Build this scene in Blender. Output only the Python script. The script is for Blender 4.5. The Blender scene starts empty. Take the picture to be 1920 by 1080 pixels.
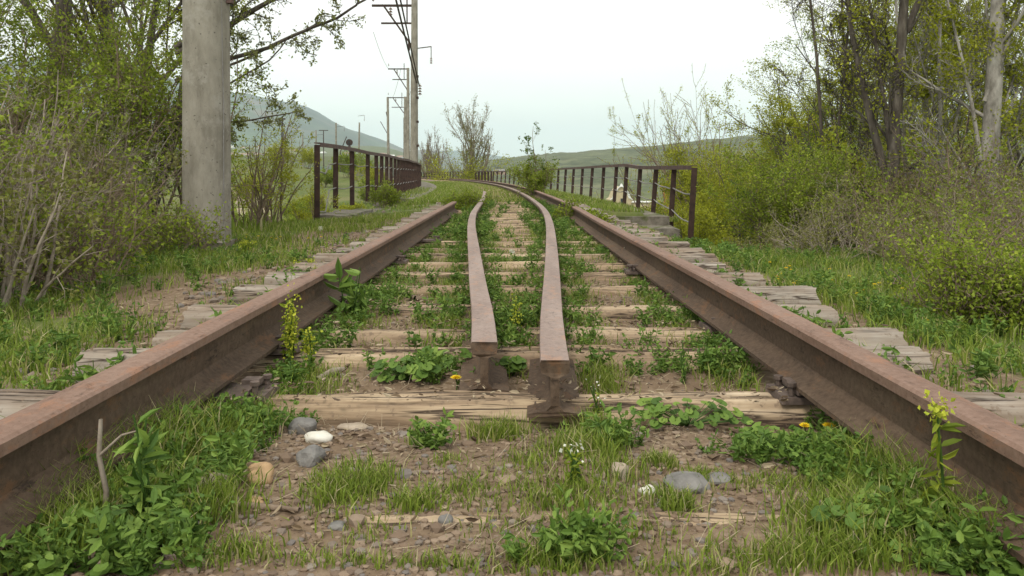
import bpy, math, random
import numpy as np
from mathutils import Vector, noise as mnoise
R = math.radians
scene = bpy.context.scene
C = scene.collection

# ------------------------------------------------------------------ camera
CAMZ = 0.58
PITCH = 1.0
F = 1450.0
cam_d = bpy.data.cameras.new('camera'); cam = bpy.data.objects.new('camera', cam_d); C.objects.link(cam)
cam.location = (0, 0, CAMZ); cam.rotation_euler = (R(90 - PITCH), 0, 0)
cam_d.sensor_width = 36.0; cam_d.lens = 36.0 * F / 1920
cam_d.shift_y = (326 - 540 + F * math.tan(R(PITCH))) / 1920
cam_d.clip_start = 0.02; cam_d.clip_end = 40000
scene.camera = cam

# ------------------------------------------------------------------ sky, sun, exposure
SUN_EL, SUN_AZ = 52, 205          # azimuth clockwise from +Y (north)
w = bpy.data.worlds.new('World'); scene.world = w; w.use_nodes = True
nt = w.node_tree; nt.nodes.clear()
out = nt.nodes.new('ShaderNodeOutputWorld')
sky = nt.nodes.new('ShaderNodeTexSky'); sky.sky_type = 'NISHITA'; sky.sun_disc = False
sky.sun_elevation = R(SUN_EL); sky.sun_rotation = R(SUN_AZ); sky.air_density = 1.2; sky.dust_density = 4.0
bg1 = nt.nodes.new('ShaderNodeBackground'); bg1.inputs[1].default_value = 0.05
nt.links.new(sky.outputs[0], bg1.inputs[0])
tc = nt.nodes.new('ShaderNodeTexCoord'); sep = nt.nodes.new('ShaderNodeSeparateXYZ')
nt.links.new(tc.outputs['Generated'], sep.inputs[0])
ramp = nt.nodes.new('ShaderNodeValToRGB'); nt.links.new(sep.outputs[2], ramp.inputs[0])
cr = ramp.color_ramp
cr.elements[0].position = 0.0; cr.elements[0].color = (0.84, 0.92, 0.79, 1)
cr.elements[1].position = 1.0; cr.elements[1].color = (1.03, 1.0, 0.93, 1)
e = cr.elements.new(0.09); e.color = (0.92, 0.96, 0.87, 1)
e = cr.elements.new(0.2); e.color = (0.97, 0.96, 0.92, 1)
nz = nt.nodes.new('ShaderNodeTexNoise'); nz.inputs['Scale'].default_value = 2.2; nz.inputs['Detail'].default_value = 5
mp = nt.nodes.new('ShaderNodeMapping'); mp.inputs['Scale'].default_value = (1, 1, 3.5)
nt.links.new(tc.outputs['Generated'], mp.inputs[0]); nt.links.new(mp.outputs[0], nz.inputs[0])
mr = nt.nodes.new('ShaderNodeMapRange'); mr.inputs[1].default_value = 0.3; mr.inputs[2].default_value = 0.7
mr.inputs[3].default_value = 1.0; mr.inputs[4].default_value = 1.16; nt.links.new(nz.outputs[0], mr.inputs[0])
bg2 = nt.nodes.new('ShaderNodeBackground'); nt.links.new(ramp.outputs[0], bg2.inputs[0]); nt.links.new(mr.outputs[0], bg2.inputs[1])
mix = nt.nodes.new('ShaderNodeMixShader'); mix.inputs[0].default_value = 0.90
nt.links.new(bg1.outputs[0], mix.inputs[1]); nt.links.new(bg2.outputs[0], mix.inputs[2]); nt.links.new(mix.outputs[0], out.inputs[0])
sd = bpy.data.lights.new('sun', 'SUN'); sd.energy = 1.45; sd.angle = R(13); sd.color = (1, 0.94, 0.84)
so = bpy.data.objects.new('sun', sd); C.objects.link(so)
sv = Vector((math.sin(R(SUN_AZ)) * math.cos(R(SUN_EL)), math.cos(R(SUN_AZ)) * math.cos(R(SUN_EL)), math.sin(R(SUN_EL))))
scene.cycles.volume_bounces = 6; scene.cycles.max_bounces = 12
so.rotation_euler = sv.to_track_quat('Z', 'Y').to_euler()
scene.view_settings.view_transform = 'Standard'; scene.view_settings.look = 'None'
scene.view_settings.exposure = 0.45; scene.view_settings.gamma = 1

# ------------------------------------------------------------------ helpers
def P(px, py, Y):
    """point of the place at depth Y seen at photo pixel px,py"""
    c, s = math.cos(R(PITCH)), math.sin(R(PITCH))
    ppy = 540 + cam_d.shift_y * 1920
    a = (px - 960) / F; b = -(py - ppy) / F
    d = (a, c + b * s, b * c - s)
    k = Y / d[1]
    return (d[0] * k, Y, CAMZ + d[2] * k)

def cen(Y):
    Y = np.asarray(Y, float)
    return -np.maximum(Y - 8, 0) ** 2 / 600.0
def cenf(Y): return -max(Y - 8, 0) ** 2 / 600.0
def tang(Y):
    dx = -2 * max(Y - 8, 0) / 600.0; l = math.hypot(dx, 1); return dx / l, 1 / l
def tp(u, Y, z):
    tx, ty = tang(Y); return (cenf(Y) + u * ty, Y - u * tx, z)

def tag(o, label=None, cat=None, group=None, kind=None):
    if label: o['label'] = label
    if cat: o['category'] = cat
    if group: o['group'] = group
    if kind: o['kind'] = kind
    return o
def thing(name, label, cat, loc=(0, 0, 0), rz=0, group=None):
    o = bpy.data.objects.new(name, None); C.objects.link(o); o.empty_display_size = 0.1
    o.location = loc; o.rotation_euler = (0, 0, rz); return tag(o, label, cat, group)
def copy_tree(o, parent=None):
    c = o.copy(); C.objects.link(c); c.parent = parent
    for ch in list(o.children): copy_tree(ch, c)
    return c

class MB:
    """mesh builder on numpy arrays: verts, tris, quads, per-vertex rnd, per-face material index"""
    def __init__(s): s.V = []; s.T = []; s.Q = []; s.A = []; s.TM = []; s.QM = []; s.n = 0
    def add(s, V, T=None, Q=None, a=None, m=0):
        V = np.asarray(V, float).reshape(-1, 3); s.V.append(V)
        if T is not None and len(T): T = np.asarray(T, int).reshape(-1, 3); s.T.append(T + s.n); s.TM.append(np.full(len(T), m))
        if Q is not None and len(Q): Q = np.asarray(Q, int).reshape(-1, 4); s.Q.append(Q + s.n); s.QM.append(np.full(len(Q), m))
        s.A.append(np.zeros(len(V)) if a is None else np.broadcast_to(np.asarray(a, float), (len(V),)))
        s.n += len(V)
    def box(s, c, d, rz=0, m=0, taper=1.0, a=0):
        x, y, z = d[0] / 2, d[1] / 2, d[2] / 2
        v = np.array([[-x, -y, -z], [x, -y, -z], [x, y, -z], [-x, y, -z], [-x, -y, z], [x, -y, z], [x, y, z], [-x, y, z]], float)
        v[4:, :2] *= taper
        cs, sn = math.cos(rz), math.sin(rz)
        v = np.stack([v[:, 0] * cs - v[:, 1] * sn, v[:, 0] * sn + v[:, 1] * cs, v[:, 2]], 1) + np.array(c)
        s.add(v, None, [[0, 3, 2, 1], [4, 5, 6, 7], [0, 1, 5, 4], [1, 2, 6, 5], [2, 3, 7, 6], [3, 0, 4, 7]], a, m)
    def beam(s, p, q, wd, ht, m=0, a=0):
        p = np.array(p, float); q = np.array(q, float); d = q - p; L = np.linalg.norm(d); d /= L
        up = np.array([0, 0, 1.0]) if abs(d[2]) < 0.9 else np.array([0, 1.0, 0])
        sx = np.cross(d, up); sx /= np.linalg.norm(sx); uz = np.cross(sx, d)
        v = []
        for e in (p, q):
            for i, j in ((-1, -1), (1, -1), (1, 1), (-1, 1)): v.append(e + sx * i * wd / 2 + uz * j * ht / 2)
        s.add(v, None, [[0, 1, 2, 3], [7, 6, 5, 4], [0, 4, 5, 1], [1, 5, 6, 2], [2, 6, 7, 3], [3, 7, 4, 0]], a, m)
    def tubes(s, segs, n=5, a=0, m=0):
        S = np.array(segs, float).reshape(-1, 8)      # p0 p1 r0 r1
        if not len(S): return
        p0, p1, r0, r1 = S[:, :3], S[:, 3:6], S[:, 6], S[:, 7]
        d = p1 - p0; L = np.linalg.norm(d, axis=1, keepdims=True) + 1e-9; d = d / L
        ref = np.where(np.abs(d[:, 2:3]) < 0.9, np.array([[0, 0, 1.0]]), np.array([[1.0, 0, 0]]))
        x = np.cross(d, ref); x /= np.linalg.norm(x, axis=1, keepdims=True) + 1e-9; y = np.cross(d, x)
        t = np.arange(n) * 2 * math.pi / n
        ring = x[:, None, :] * np.cos(t)[None, :, None] + y[:, None, :] * np.sin(t)[None, :, None]
        V = np.concatenate([p0[:, None] + ring * r0[:, None, None], (p1 + d * r1[:, None] * 0.3)[:, None] + ring * r1[:, None, None]], 1)
        k = np.arange(len(S))[:, None] * 2 * n; i = np.arange(n)[None, :]; j = (i + 1) % n
        Q = np.stack([k + i, k + n + i, k + n + j, k + j], 2).reshape(-1, 4)
        s.add(V.reshape(-1, 3), None, Q, a, m)
    def path(s, pts, r, n=6, m=0):
        rr = r if hasattr(r, '__len__') else [r] * len(pts)
        s.tubes([(*pts[i], *pts[i + 1], rr[i], rr[i + 1]) for i in range(len(pts) - 1)], n, 0, m)
    def cyl(s, p, q, r0, r1=None, n=16, m=0):
        r1 = r0 if r1 is None else r1
        s.tubes([(*p, *q, r0, r1)], n, 0, m)
        p = np.array(p, float); q = np.array(q, float); d = (q - p) / np.linalg.norm(q - p)
        for e, r in ((p, r0), (q + d * r1 * 0.3, r1)):
            ref = np.array([0, 0, 1.0]) if abs(d[2]) < 0.9 else np.array([1.0, 0, 0])
            x = np.cross(d, ref); x /= np.linalg.norm(x); y = np.cross(d, x)
            t = np.arange(n) * 2 * math.pi / n
            v = [e] + [e + (x * math.cos(a) + y * math.sin(a)) * r for a in t]
            s.add(v, [[0, 1 + i, 1 + (i + 1) % n] for i in range(n)], None, 0, m)
    def sheet(s, G, m=0, a=None, flip=False):
        """G: (ny,nx,3) grid"""
        ny, nx = G.shape[:2]; i = np.arange(ny - 1)[:, None] * nx + np.arange(nx - 1)[None, :]
        Q = np.stack([i, i + 1, i + nx + 1, i + nx], 2).reshape(-1, 4)
        if flip: Q = Q[:, ::-1]
        s.add(G.reshape(-1, 3), None, Q, a, m)
    def build(s, name, mats, parent=None, smooth=False, kind=None, extra=None):
        me = bpy.data.meshes.new(name)
        V = np.concatenate(s.V) if s.V else np.zeros((0, 3))
        T = np.concatenate(s.T) if s.T else np.zeros((0, 3), int)
        Q = np.concatenate(s.Q) if s.Q else np.zeros((0, 4), int)
        me.vertices.add(len(V)); me.vertices.foreach_set('co', V.astype(np.float32).ravel())
        me.loops.add(T.size + Q.size); me.loops.foreach_set('vertex_index', np.concatenate([T.ravel(), Q.ravel()]).astype(np.int32))
        me.polygons.add(len(T) + len(Q))
        ls = np.concatenate([np.arange(len(T)) * 3, T.size + np.arange(len(Q)) * 4]).astype(np.int32)
        me.polygons.foreach_set('loop_start', ls)
        mi = np.concatenate((s.TM + s.QM) or [np.zeros(0)]) .astype(np.int32)
        if not isinstance(mats, (list, tuple)): mats = [mats]
        for m in mats: me.materials.append(m)
        me.polygons.foreach_set('material_index', mi)
        me.polygons.foreach_set('use_smooth', np.full(len(mi), smooth))
        at = me.attributes.new('rnd', 'FLOAT', 'POINT'); at.data.foreach_set('value', np.concatenate(s.A).astype(np.float32))
        if extra:
            for k, v in extra.items():
                at = me.attributes.new(k, 'FLOAT', 'POINT'); at.data.foreach_set('value', np.asarray(v, np.float32).ravel())
        me.update(calc_edges=True); me.validate()
        o = bpy.data.objects.new(name, me); C.objects.link(o); o.parent = parent
        if kind: o['kind'] = kind
        return o

# ------------------------------------------------------------------ materials
def newmat(name):
    m = bpy.data.materials.new(name); m.use_nodes = True; t = m.node_tree; t.nodes.clear()
    o = t.nodes.new('ShaderNodeOutputMaterial'); return m, t, o
def N(t, ty, **k):
    n = t.nodes.new(ty)
    for a, b in k.items():
        if a.startswith('i_'):
            n.inputs[int(a[2:]) if a[2:].isdigit() else a[2:]].default_value = b
        else: setattr(n, a, b)
    return n
def rampn(t, src, stops):
    r = t.nodes.new('ShaderNodeValToRGB'); c = r.color_ramp
    c.elements[0].position = stops[0][0]; c.elements[0].color = (*stops[0][1], 1)
    c.elements[1].position = stops[-1][0]; c.elements[1].color = (*stops[-1][1], 1)
    for p, col in stops[1:-1]: e = c.elements.new(p); e.color = (*col, 1)
    t.links.new(src, r.inputs[0]); return r
def noise(t, scale, detail=4, stretch=None, coord='Object', rough=0.55):
    tcn = N(t, 'ShaderNodeTexCoord'); n = N(t, 'ShaderNodeTexNoise'); n.inputs['Scale'].default_value = scale
    n.inputs['Detail'].default_value = detail; n.inputs['Roughness'].default_value = rough
    if stretch:
        mpn = N(t, 'ShaderNodeMapping'); mpn.inputs['Scale'].default_value = stretch
        t.links.new(tcn.outputs[coord], mpn.inputs[0]); t.links.new(mpn.outputs[0], n.inputs[0])
    else: t.links.new(tcn.outputs[coord], n.inputs[0])
    return n
def mixc(t, fac, a, b, mode='MIX'):
    m = N(t, 'ShaderNodeMix', data_type='RGBA', blend_type=mode)
    for i, v in ((0, fac), (6, a), (7, b)):
        if hasattr(v, 'links'): t.links.new(v, m.inputs[i])
        else: m.inputs[i].default_value = v if i == 0 else (*v, 1)
    return m.outputs[2]
def finish(t, o, col, rough=0.8, bump=None, bstr=0.3, bdist=0.01, spec=0.3):
    b = N(t, 'ShaderNodeBsdfPrincipled'); b.inputs['Roughness'].default_value = rough
    b.inputs['Specular IOR Level'].default_value = spec
    if hasattr(col, 'links'): t.links.new(col, b.inputs['Base Color'])
    else: b.inputs['Base Color'].default_value = (*col, 1)
    if bump is not None:
        bm = N(t, 'ShaderNodeBump'); bm.inputs['Strength'].default_value = bstr; bm.inputs['Distance'].default_value = bdist
        t.links.new(bump, bm.inputs['Height']); t.links.new(bm.outputs[0], b.inputs['Normal'])
    t.links.new(b.outputs[0], o.inputs[0]); return b
def simple(name, stops, scale=8, detail=6, stretch=None, rough=0.85, bstr=0.4, bdist=0.01, spec=0.25, blotch=None):
    m, t, o = newmat(name); n = noise(t, scale, detail, stretch, rough=0.65); r = rampn(t, n.outputs[0], stops); col = r.outputs[0]
    if blotch:
        n2 = noise(t, blotch[0], 4); r2 = rampn(t, n2.outputs[0], [(blotch[1], (0, 0, 0)), (blotch[2], (1, 1, 1))])
        col = mixc(t, r2.outputs[0], col, blotch[3])
    finish(t, o, col, rough, n.outputs[0], bstr, bdist, spec); return m
def leafmat(name, stops, trans=0.35, rough=0.6):
    m, t, o = newmat(name); a = N(t, 'ShaderNodeAttribute', attribute_name='rnd'); r = rampn(t, a.outputs['Fac'], stops)
    b = N(t, 'ShaderNodeBsdfPrincipled'); b.inputs['Roughness'].default_value = rough; b.inputs['Specular IOR Level'].default_value = 0.25
    tr = N(t, 'ShaderNodeBsdfTranslucent'); t.links.new(r.outputs[0], b.inputs['Base Color']); t.links.new(r.outputs[0], tr.inputs[0])
    mx = N(t, 'ShaderNodeMixShader'); mx.inputs[0].default_value = trans
    t.links.new(b.outputs[0], mx.inputs[1]); t.links.new(tr.outputs[0], mx.inputs[2]); t.links.new(mx.outputs[0], o.inputs[0]); return m

M = {}
M['leaf_yellow'] = leafmat('leaf yellow green', [(0, (.16, .19, .016)), (.5, (.31, .335, .026)), (.85, (.45, .47, .04)), (1, (.55, .55, .08))], .5)
M['leaf_mid'] = leafmat('leaf mid green', [(0, (.10, .15, .016)), (.5, (.21, .275, .026)), (1, (.36, .42, .045))])
M['leaf_dark'] = leafmat('leaf dark green', [(0, (.045, .09, .014)), (.6, (.10, .17, .022)), (1, (.19, .26, .035))])
M['leaf_olive'] = leafmat('leaf olive dry', [(0, (.12, .11, .04)), (.5, (.18, .18, .05)), (1, (.27, .29, .07))])
M['leaf_bough'] = leafmat('young bough leaves', [(0, (.16, .17, .06)), (.5, (.24, .26, .08)), (1, (.34, .37, .13))], .5)
M['litter'] = leafmat('dry leaf litter', [(0, (.09, .06, .04)), (.5, (.20, .145, .09)), (1, (.42, .35, .24))], .1)
M['grass'] = leafmat('grass blades', [(0, (.085, .13, .018)), (.5, (.19, .27, .032)), (.8, (.26, .32, .055)), (.93, (.38, .35, .15)), (1, (.48, .42, .26))], .3)
M['weed'] = leafmat('weed leaves', [(0, (.06, .12, .022)), (.5, (.12, .21, .035)), (1, (.22, .32, .06))], .25)
M['petal'] = leafmat('yellow petals', [(0, (.75, .52, .01)), (1, (.9, .7, .03))], .2)
M['mustard'] = leafmat('yellow green florets', [(0, (.30, .36, .03)), (1, (.52, .53, .05))], .2)
M['white_petal'] = leafmat('white petals', [(0, (.7, .72, .6)), (1, (.85, .85, .78))], .2)
M['bark'] = simple('bark brown', [(.25, (.035, .028, .022)), (.5, (.095, .08, .065)), (.75, (.19, .165, .14))], 14, 8, (1, 1, .25), bstr=.8, bdist=.02)
M['bark_pale'] = simple('bark pale poplar', [(.3, (.09, .08, .065)), (.5, (.27, .25, .22)), (.7, (.42, .40, .36))], 7, 8, (1, 1, .5), bstr=.6, bdist=.02)
M['twig'] = simple('twig grey brown', [(.3, (.11, .078, .054)), (.7, (.27, .205, .15))], 20, 4)
M['twig_dry'] = simple('dry cane', [(.3, (.18, .145, .11)), (.7, (.36, .31, .25))], 20, 4)
def concmat():
    m, t, o = newmat('stained pole concrete'); n = noise(t, 5, 9, (1, 1, .35), rough=.7); r = rampn(t, n.outputs[0], [(.3, (.14, .125, .10)), (.5, (.25, .23, .19)), (.7, (.34, .315, .265))])
    st = noise(t, 7, 8, (1, 1, .16), rough=.75); c = mixc(t, rampn(t, st.outputs[0], [(.54, (0, 0, 0)), (.70, (.38, .38, .38))]).outputs[0], r.outputs[0], (.12, .105, .085))
    b = noise(t, 2.3, 8, rough=.75); c = mixc(t, rampn(t, b.outputs[0], [(.52, (0, 0, 0)), (.60, (.55, .55, .55))]).outputs[0], c, (.36, .34, .30))
    p = noise(t, 30, 4); c = mixc(t, rampn(t, p.outputs[0], [(.66, (0, 0, 0)), (.70, (.8, .8, .8))]).outputs[0], c, (.07, .06, .05))
    hs = N(t, 'ShaderNodeMath', operation='ADD'); t.links.new(n.outputs[0], hs.inputs[0]); t.links.new(b.outputs[0], hs.inputs[1]); finish(t, o, c, .95, hs.outputs[0], .6, .012, .15); return m
M['concrete'] = concmat(); M['concrete_plain'] = simple('weathered concrete', [(.3, (.17, .15, .12)), (.5, (.27, .245, .205)), (.7, (.34, .31, .265))], 5, 9, (1, 1, .4), .9, .35, .006, .2, (26, .66, .72, (.10, .085, .07)))
M['concrete_old'] = simple('mossy concrete', [(.3, (.10, .09, .07)), (.7, (.27, .24, .20))], 9, 9, None, .95, .6, .015, .2, (3, .5, .6, (.09, .10, .04)))
M['iron_dark'] = simple('dark rusty steel', [(.3, (.028, .017, .014)), (.7, (.075, .044, .034))], 9, 6, None, .75, .3, .004)
M['iron_top'] = simple('rusty steel handrail', [(.3, (.06, .036, .032)), (.7, (.13, .08, .068))], 6, 6, (1, 1, 1), .7, .3, .004)
M['plate'] = simple('rusty plate steel', [(.3, (.06, .045, .038)), (.7, (.16, .12, .10))], 30, 6, None, .7, .4, .003)
M['wire'] = simple('dull wire', [(.3, (.05, .04, .035)), (.7, (.10, .08, .07))], 3)
M['galv'] = simple('grey rod', [(.3, (.16, .15, .14)), (.7, (.28, .27, .26))], 20)
M['porcelain'] = simple('insulator', [(.3, (.10, .06, .045)), (.7, (.17, .11, .08))], 5, rough=.3)
M['stone_grey'] = simple('stone grey', [(.3, (.11, .105, .10)), (.7, (.24, .23, .215))], 18, 8, bstr=.3, bdist=.004)
M['stone_white'] = simple('stone white', [(.3, (.50, .48, .40)), (.7, (.72, .70, .64))], 18, 8, bstr=.3, bdist=.003)
M['stone_tan'] = simple('stone ochre', [(.3, (.34, .21, .11)), (.7, (.52, .36, .21))], 12, 8, bstr=.3, bdist=.003)
M['stone_beige'] = simple('stone beige', [(.3, (.24, .19, .14)), (.7, (.46, .39, .31))], 16, 8, bstr=.5, bdist=.005)
M['wall_cream'] = simple('cream render', [(.3, (.42, .35, .22)), (.7, (.52, .44, .29))], 1.5, 4, bstr=.05)
M['white_paint'] = simple('white paint', [(.3, (.62, .62, .60)), (.7, (.78, .78, .76))], 3, bstr=.05)
M['orange'] = simple('orange paint', [(.3, (.50, .20, .04)), (.7, (.66, .31, .06))], 3, bstr=.05)
M['roof'] = simple('house roof', [(.3, (.25, .16, .12)), (.7, (.42, .30, .25))], .5, bstr=.05)
M['window'] = simple('dark window glass', [(.3, (.03, .035, .04)), (.7, (.05, .055, .06))], 2, rough=.15, bstr=0)

def gravelmat():
    m, t, o = newmat('gravel stones'); a = N(t, 'ShaderNodeAttribute', attribute_name='rnd')
    r = rampn(t, a.outputs['Fac'], [(0, (.12, .085, .062)), (.3, (.20, .14, .095)), (.5, (.30, .225, .16)), (.62, (.19, .155, .125)), (.70, (.15, .142, .14)), (.80, (.42, .35, .27)), (.93, (.60, .55, .47)), (1, (.30, .15, .09))])
    n = noise(t, 60, 5); nm = N(t, 'ShaderNodeMath', operation='MULTIPLY'); nm.inputs[1].default_value = .5; t.links.new(n.outputs[0], nm.inputs[0]); c = mixc(t, nm.outputs[0], r.outputs[0], (.17, .125, .09)); finish(t, o, c, .9, n.outputs[0], .3, .002); return m
M['gravel'] = gravelmat()

def railmat(name, c1, c2, c3, rough):
    m, t, o = newmat(name); n = noise(t, 9, 8, (1, .18, 1)); r = rampn(t, n.outputs[0], [(.3, c1), (.5, c2), (.72, c3)])
    n2 = noise(t, 70, 6); c = mixc(t, .4, r.outputs[0], rampn(t, n2.outputs[0], [(.35, c1), (.65, c3)]).outputs[0])
    n3 = noise(t, 16, 9, (1, .5, 1), rough=.75); dk = tuple(v * .38 for v in c1); rb = (c3[0] * 1.05, c3[1] * .80, c3[2] * .62)
    c = mixc(t, rampn(t, n3.outputs[0], [(.54, (0, 0, 0)), (.62, (.7, .7, .7))]).outputs[0], c, rb)
    n4 = noise(t, 23, 9, (1, .35, 1.6), rough=.8); c = mixc(t, rampn(t, n4.outputs[0], [(.35, (.75, .75, .75)), (.43, (0, 0, 0))]).outputs[0], c, dk)
    n5 = noise(t, 240, 3); c = mixc(t, rampn(t, n5.outputs[0], [(.62, (0, 0, 0)), (.70, (.6, .6, .6))]).outputs[0], c, dk)
    hsum = N(t, 'ShaderNodeMath', operation='ADD'); t.links.new(n2.outputs[0], hsum.inputs[0]); t.links.new(n4.outputs[0], hsum.inputs[1])
    finish(t, o, c, rough, hsum.outputs[0], .5, .003, .3); return m
M['rail_head'] = railmat('rail head rust', (.145, .085, .060), (.205, .128, .095), (.27, .18, .138), .75)
M['rail_web_shaded'] = railmat('rail web rust and shade', (.055, .036, .024), (.095, .063, .042), (.15, .105, .07), .9)  # web darker than the head: rust, plus side shade painted into its colour
M['guard_head'] = railmat('guard rail head rust', (.17, .12, .10), (.245, .18, .152), (.33, .255, .22), .65)

def woodmat():
    m, t, o = newmat('weathered sleeper wood'); tcn = N(t, 'ShaderNodeTexCoord'); sp = N(t, 'ShaderNodeSeparateXYZ')
    t.links.new(tcn.outputs['Object'], sp.inputs[0])
    ab = N(t, 'ShaderNodeMath', operation='ABSOLUTE'); t.links.new(sp.outputs[0], ab.inputs[0])
    ri = N(t, 'ShaderNodeObjectInfo'); ad = N(t, 'ShaderNodeVectorMath', operation='ADD')
    sc = N(t, 'ShaderNodeVectorMath', operation='SCALE'); sc.inputs[3].default_value = 37.0
    cb = N(t, 'ShaderNodeCombineXYZ'); t.links.new(ri.outputs['Random'], cb.inputs[0]); t.links.new(ri.outputs['Random'], cb.inputs[1])
    t.links.new(cb.outputs[0], sc.inputs[0]); t.links.new(tcn.outputs['Object'], ad.inputs[0]); t.links.new(sc.outputs[0], ad.inputs[1])
    def nn(scale, st, det=6):
        mpn = N(t, 'ShaderNodeMapping'); mpn.inputs['Scale'].default_value = st; t.links.new(ad.outputs[0], mpn.inputs[0])
        n = N(t, 'ShaderNodeTexNoise'); n.inputs['Scale'].default_value = scale; n.inputs['Detail'].default_value = det; n.inputs['Roughness'].default_value = .65
        t.links.new(mpn.outputs[0], n.inputs[0]); return n
    g = nn(24, (.07, 1, 1)); big = nn(3.5, (.5, 1, 1), 4)
    warm = rampn(t, g.outputs[0], [(.32, (.07, .045, .028)), (.42, (.27, .19, .115)), (.54, (.45, .335, .21)), (.70, (.62, .50, .35))])
    grey = rampn(t, g.outputs[0], [(.30, (.07, .06, .05)), (.45, (.24, .205, .17)), (.75, (.46, .42, .36))])
    fx = N(t, 'ShaderNodeMapRange'); fx.inputs[1].default_value = .85; fx.inputs[2].default_value = 1.05; t.links.new(ab.outputs[0], fx.inputs[0])
    vr = N(t, 'ShaderNodeMapRange'); vr.inputs[3].default_value = .05; vr.inputs[4].default_value = .25; t.links.new(ri.outputs['Random'], vr.inputs[0]); fmx = N(t, 'ShaderNodeMath', operation='MAXIMUM'); t.links.new(fx.outputs[0], fmx.inputs[0]); t.links.new(vr.outputs[0], fmx.inputs[1])
    gm = mixc(t, fmx.outputs[0], warm.outputs[0], grey.outputs[0])
    bl = rampn(t, big.outputs[0], [(.42, (0, 0, 0)), (.62, (1, 1, 1))])
    mulf = N(t, 'ShaderNodeMath', operation='MULTIPLY'); mulf.inputs[1].default_value = .7; t.links.new(bl.outputs[0], mulf.inputs[0])
    ck = nn(9, (.06, 1, 1), 5); ckr = rampn(t, ck.outputs[0], [(.475, (0, 0, 0)), (.495, (1, 1, 1)), (.505, (1, 1, 1)), (.525, (0, 0, 0))])
    ck2 = nn(60, (.3, 1, 1), 6); cm = N(t, 'ShaderNodeMath', operation='MULTIPLY'); t.links.new(ckr.outputs[0], cm.inputs[0]); t.links.new(rampn(t, ck2.outputs[0], [(.28, (0, 0, 0)), (.42, (.95, .95, .95))]).outputs[0], cm.inputs[1])
    c = mixc(t, mulf.outputs[0], gm, (.22, .155, .105)); c = mixc(t, cm.outputs[0], c, (.045, .032, .024)); sp_ = nn(45, (1, 1, 1), 5); c = mixc(t, rampn(t, sp_.outputs[0], [(.56, (0, 0, 0)), (.66, (.75, .75, .75))]).outputs[0], c, (.17, .125, .09))
    finish(t, o, c, .9, g.outputs[0], .6, .006, .15); return m
M['wood'] = woodmat()
M['wood_end'] = simple('sleeper end grain', [(.3, (.07, .055, .045)), (.7, (.22, .185, .15))], 25, 6, bstr=.6)

def groundmat():
    m, t, o = newmat('ground soil and turf'); a = N(t, 'ShaderNodeAttribute', attribute_name='soil')
    n1 = noise(t, 2.2, 8); n2 = noise(t, 38, 8); n3 = noise(t, .06, 6); n4 = noise(t, .9, 6)
    soil = rampn(t, n2.outputs[0], [(.3, (.115, .080, .052)), (.5, (.205, .150, .10)), (.7, (.35, .275, .195))])
    soil2 = mixc(t, rampn(t, n1.outputs[0], [(.35, (0, 0, 0)), (.65, (1, 1, 1))]).outputs[0], soil.outputs[0], (.165, .115, .075))
    n6 = noise(t, 6, 8, rough=.7); turf = mixc(t, .55, rampn(t, n4.outputs[0], [(.3, (.05, .08, .02)), (.48, (.12, .16, .035)), (.6, (.17, .18, .055)), (.72, (.27, .21, .13))]).outputs[0], rampn(t, n6.outputs[0], [(.35, (.04, .07, .02)), (.5, (.13, .17, .04)), (.65, (.24, .22, .11))]).outputs[0])
    far = mixc(t, .5, rampn(t, n3.outputs[0], [(.38, (.045, .065, .022)), (.5, (.095, .12, .035)), (.6, (.18, .145, .085))]).outputs[0], rampn(t, noise(t, .22, 9, rough=.7).outputs[0], [(.38, (.035, .055, .018)), (.5, (.09, .115, .035)), (.62, (.19, .155, .09))]).outputs[0])
    tt = mixc(t, .5, turf, far)
    add = N(t, 'ShaderNodeMath', operation='ADD'); t.links.new(a.outputs['Fac'], add.inputs[0])
    ms = N(t, 'ShaderNodeMapRange'); ms.inputs[3].default_value = -.3; ms.inputs[4].default_value = .3; t.links.new(n1.outputs[0], ms.inputs[0]); t.links.new(ms.outputs[0], add.inputs[1])
    f = rampn(t, add.outputs[0], [(.35, (0, 0, 0)), (.6, (1, 1, 1))])
    h = N(t, 'ShaderNodeAttribute', attribute_name='hill')
    n5 = noise(t, .028, 10, rough=.72)
    hl = rampn(t, n5.outputs[0], [(.36, (.035, .045, .025)), (.48, (.085, .10, .05)), (.58, (.13, .145, .075)), (.7, (.19, .165, .115))])
    c = mixc(t, f.outputs[0], tt, soil2); c = mixc(t, h.outputs['Fac'], c, hl.outputs[0])
    finish(t, o, c, .95, n2.outputs[0], .6, .012, .15); return m
M['ground'] = groundmat()
M['mountain'] = simple('mountain scrub', [(.38, (.015, .03, .02)), (.5, (.04, .055, .03)), (.62, (.12, .085, .06))], .0035, 10, bstr=.0, bdist=1, blotch=(.0011, .5, .62, (.06, .10, .035)))
M['path'] = simple('dirt path', [(.3, (.24, .19, .13)), (.7, (.42, .35, .26))], 3, 8, bstr=.4, bdist=.02)

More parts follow.
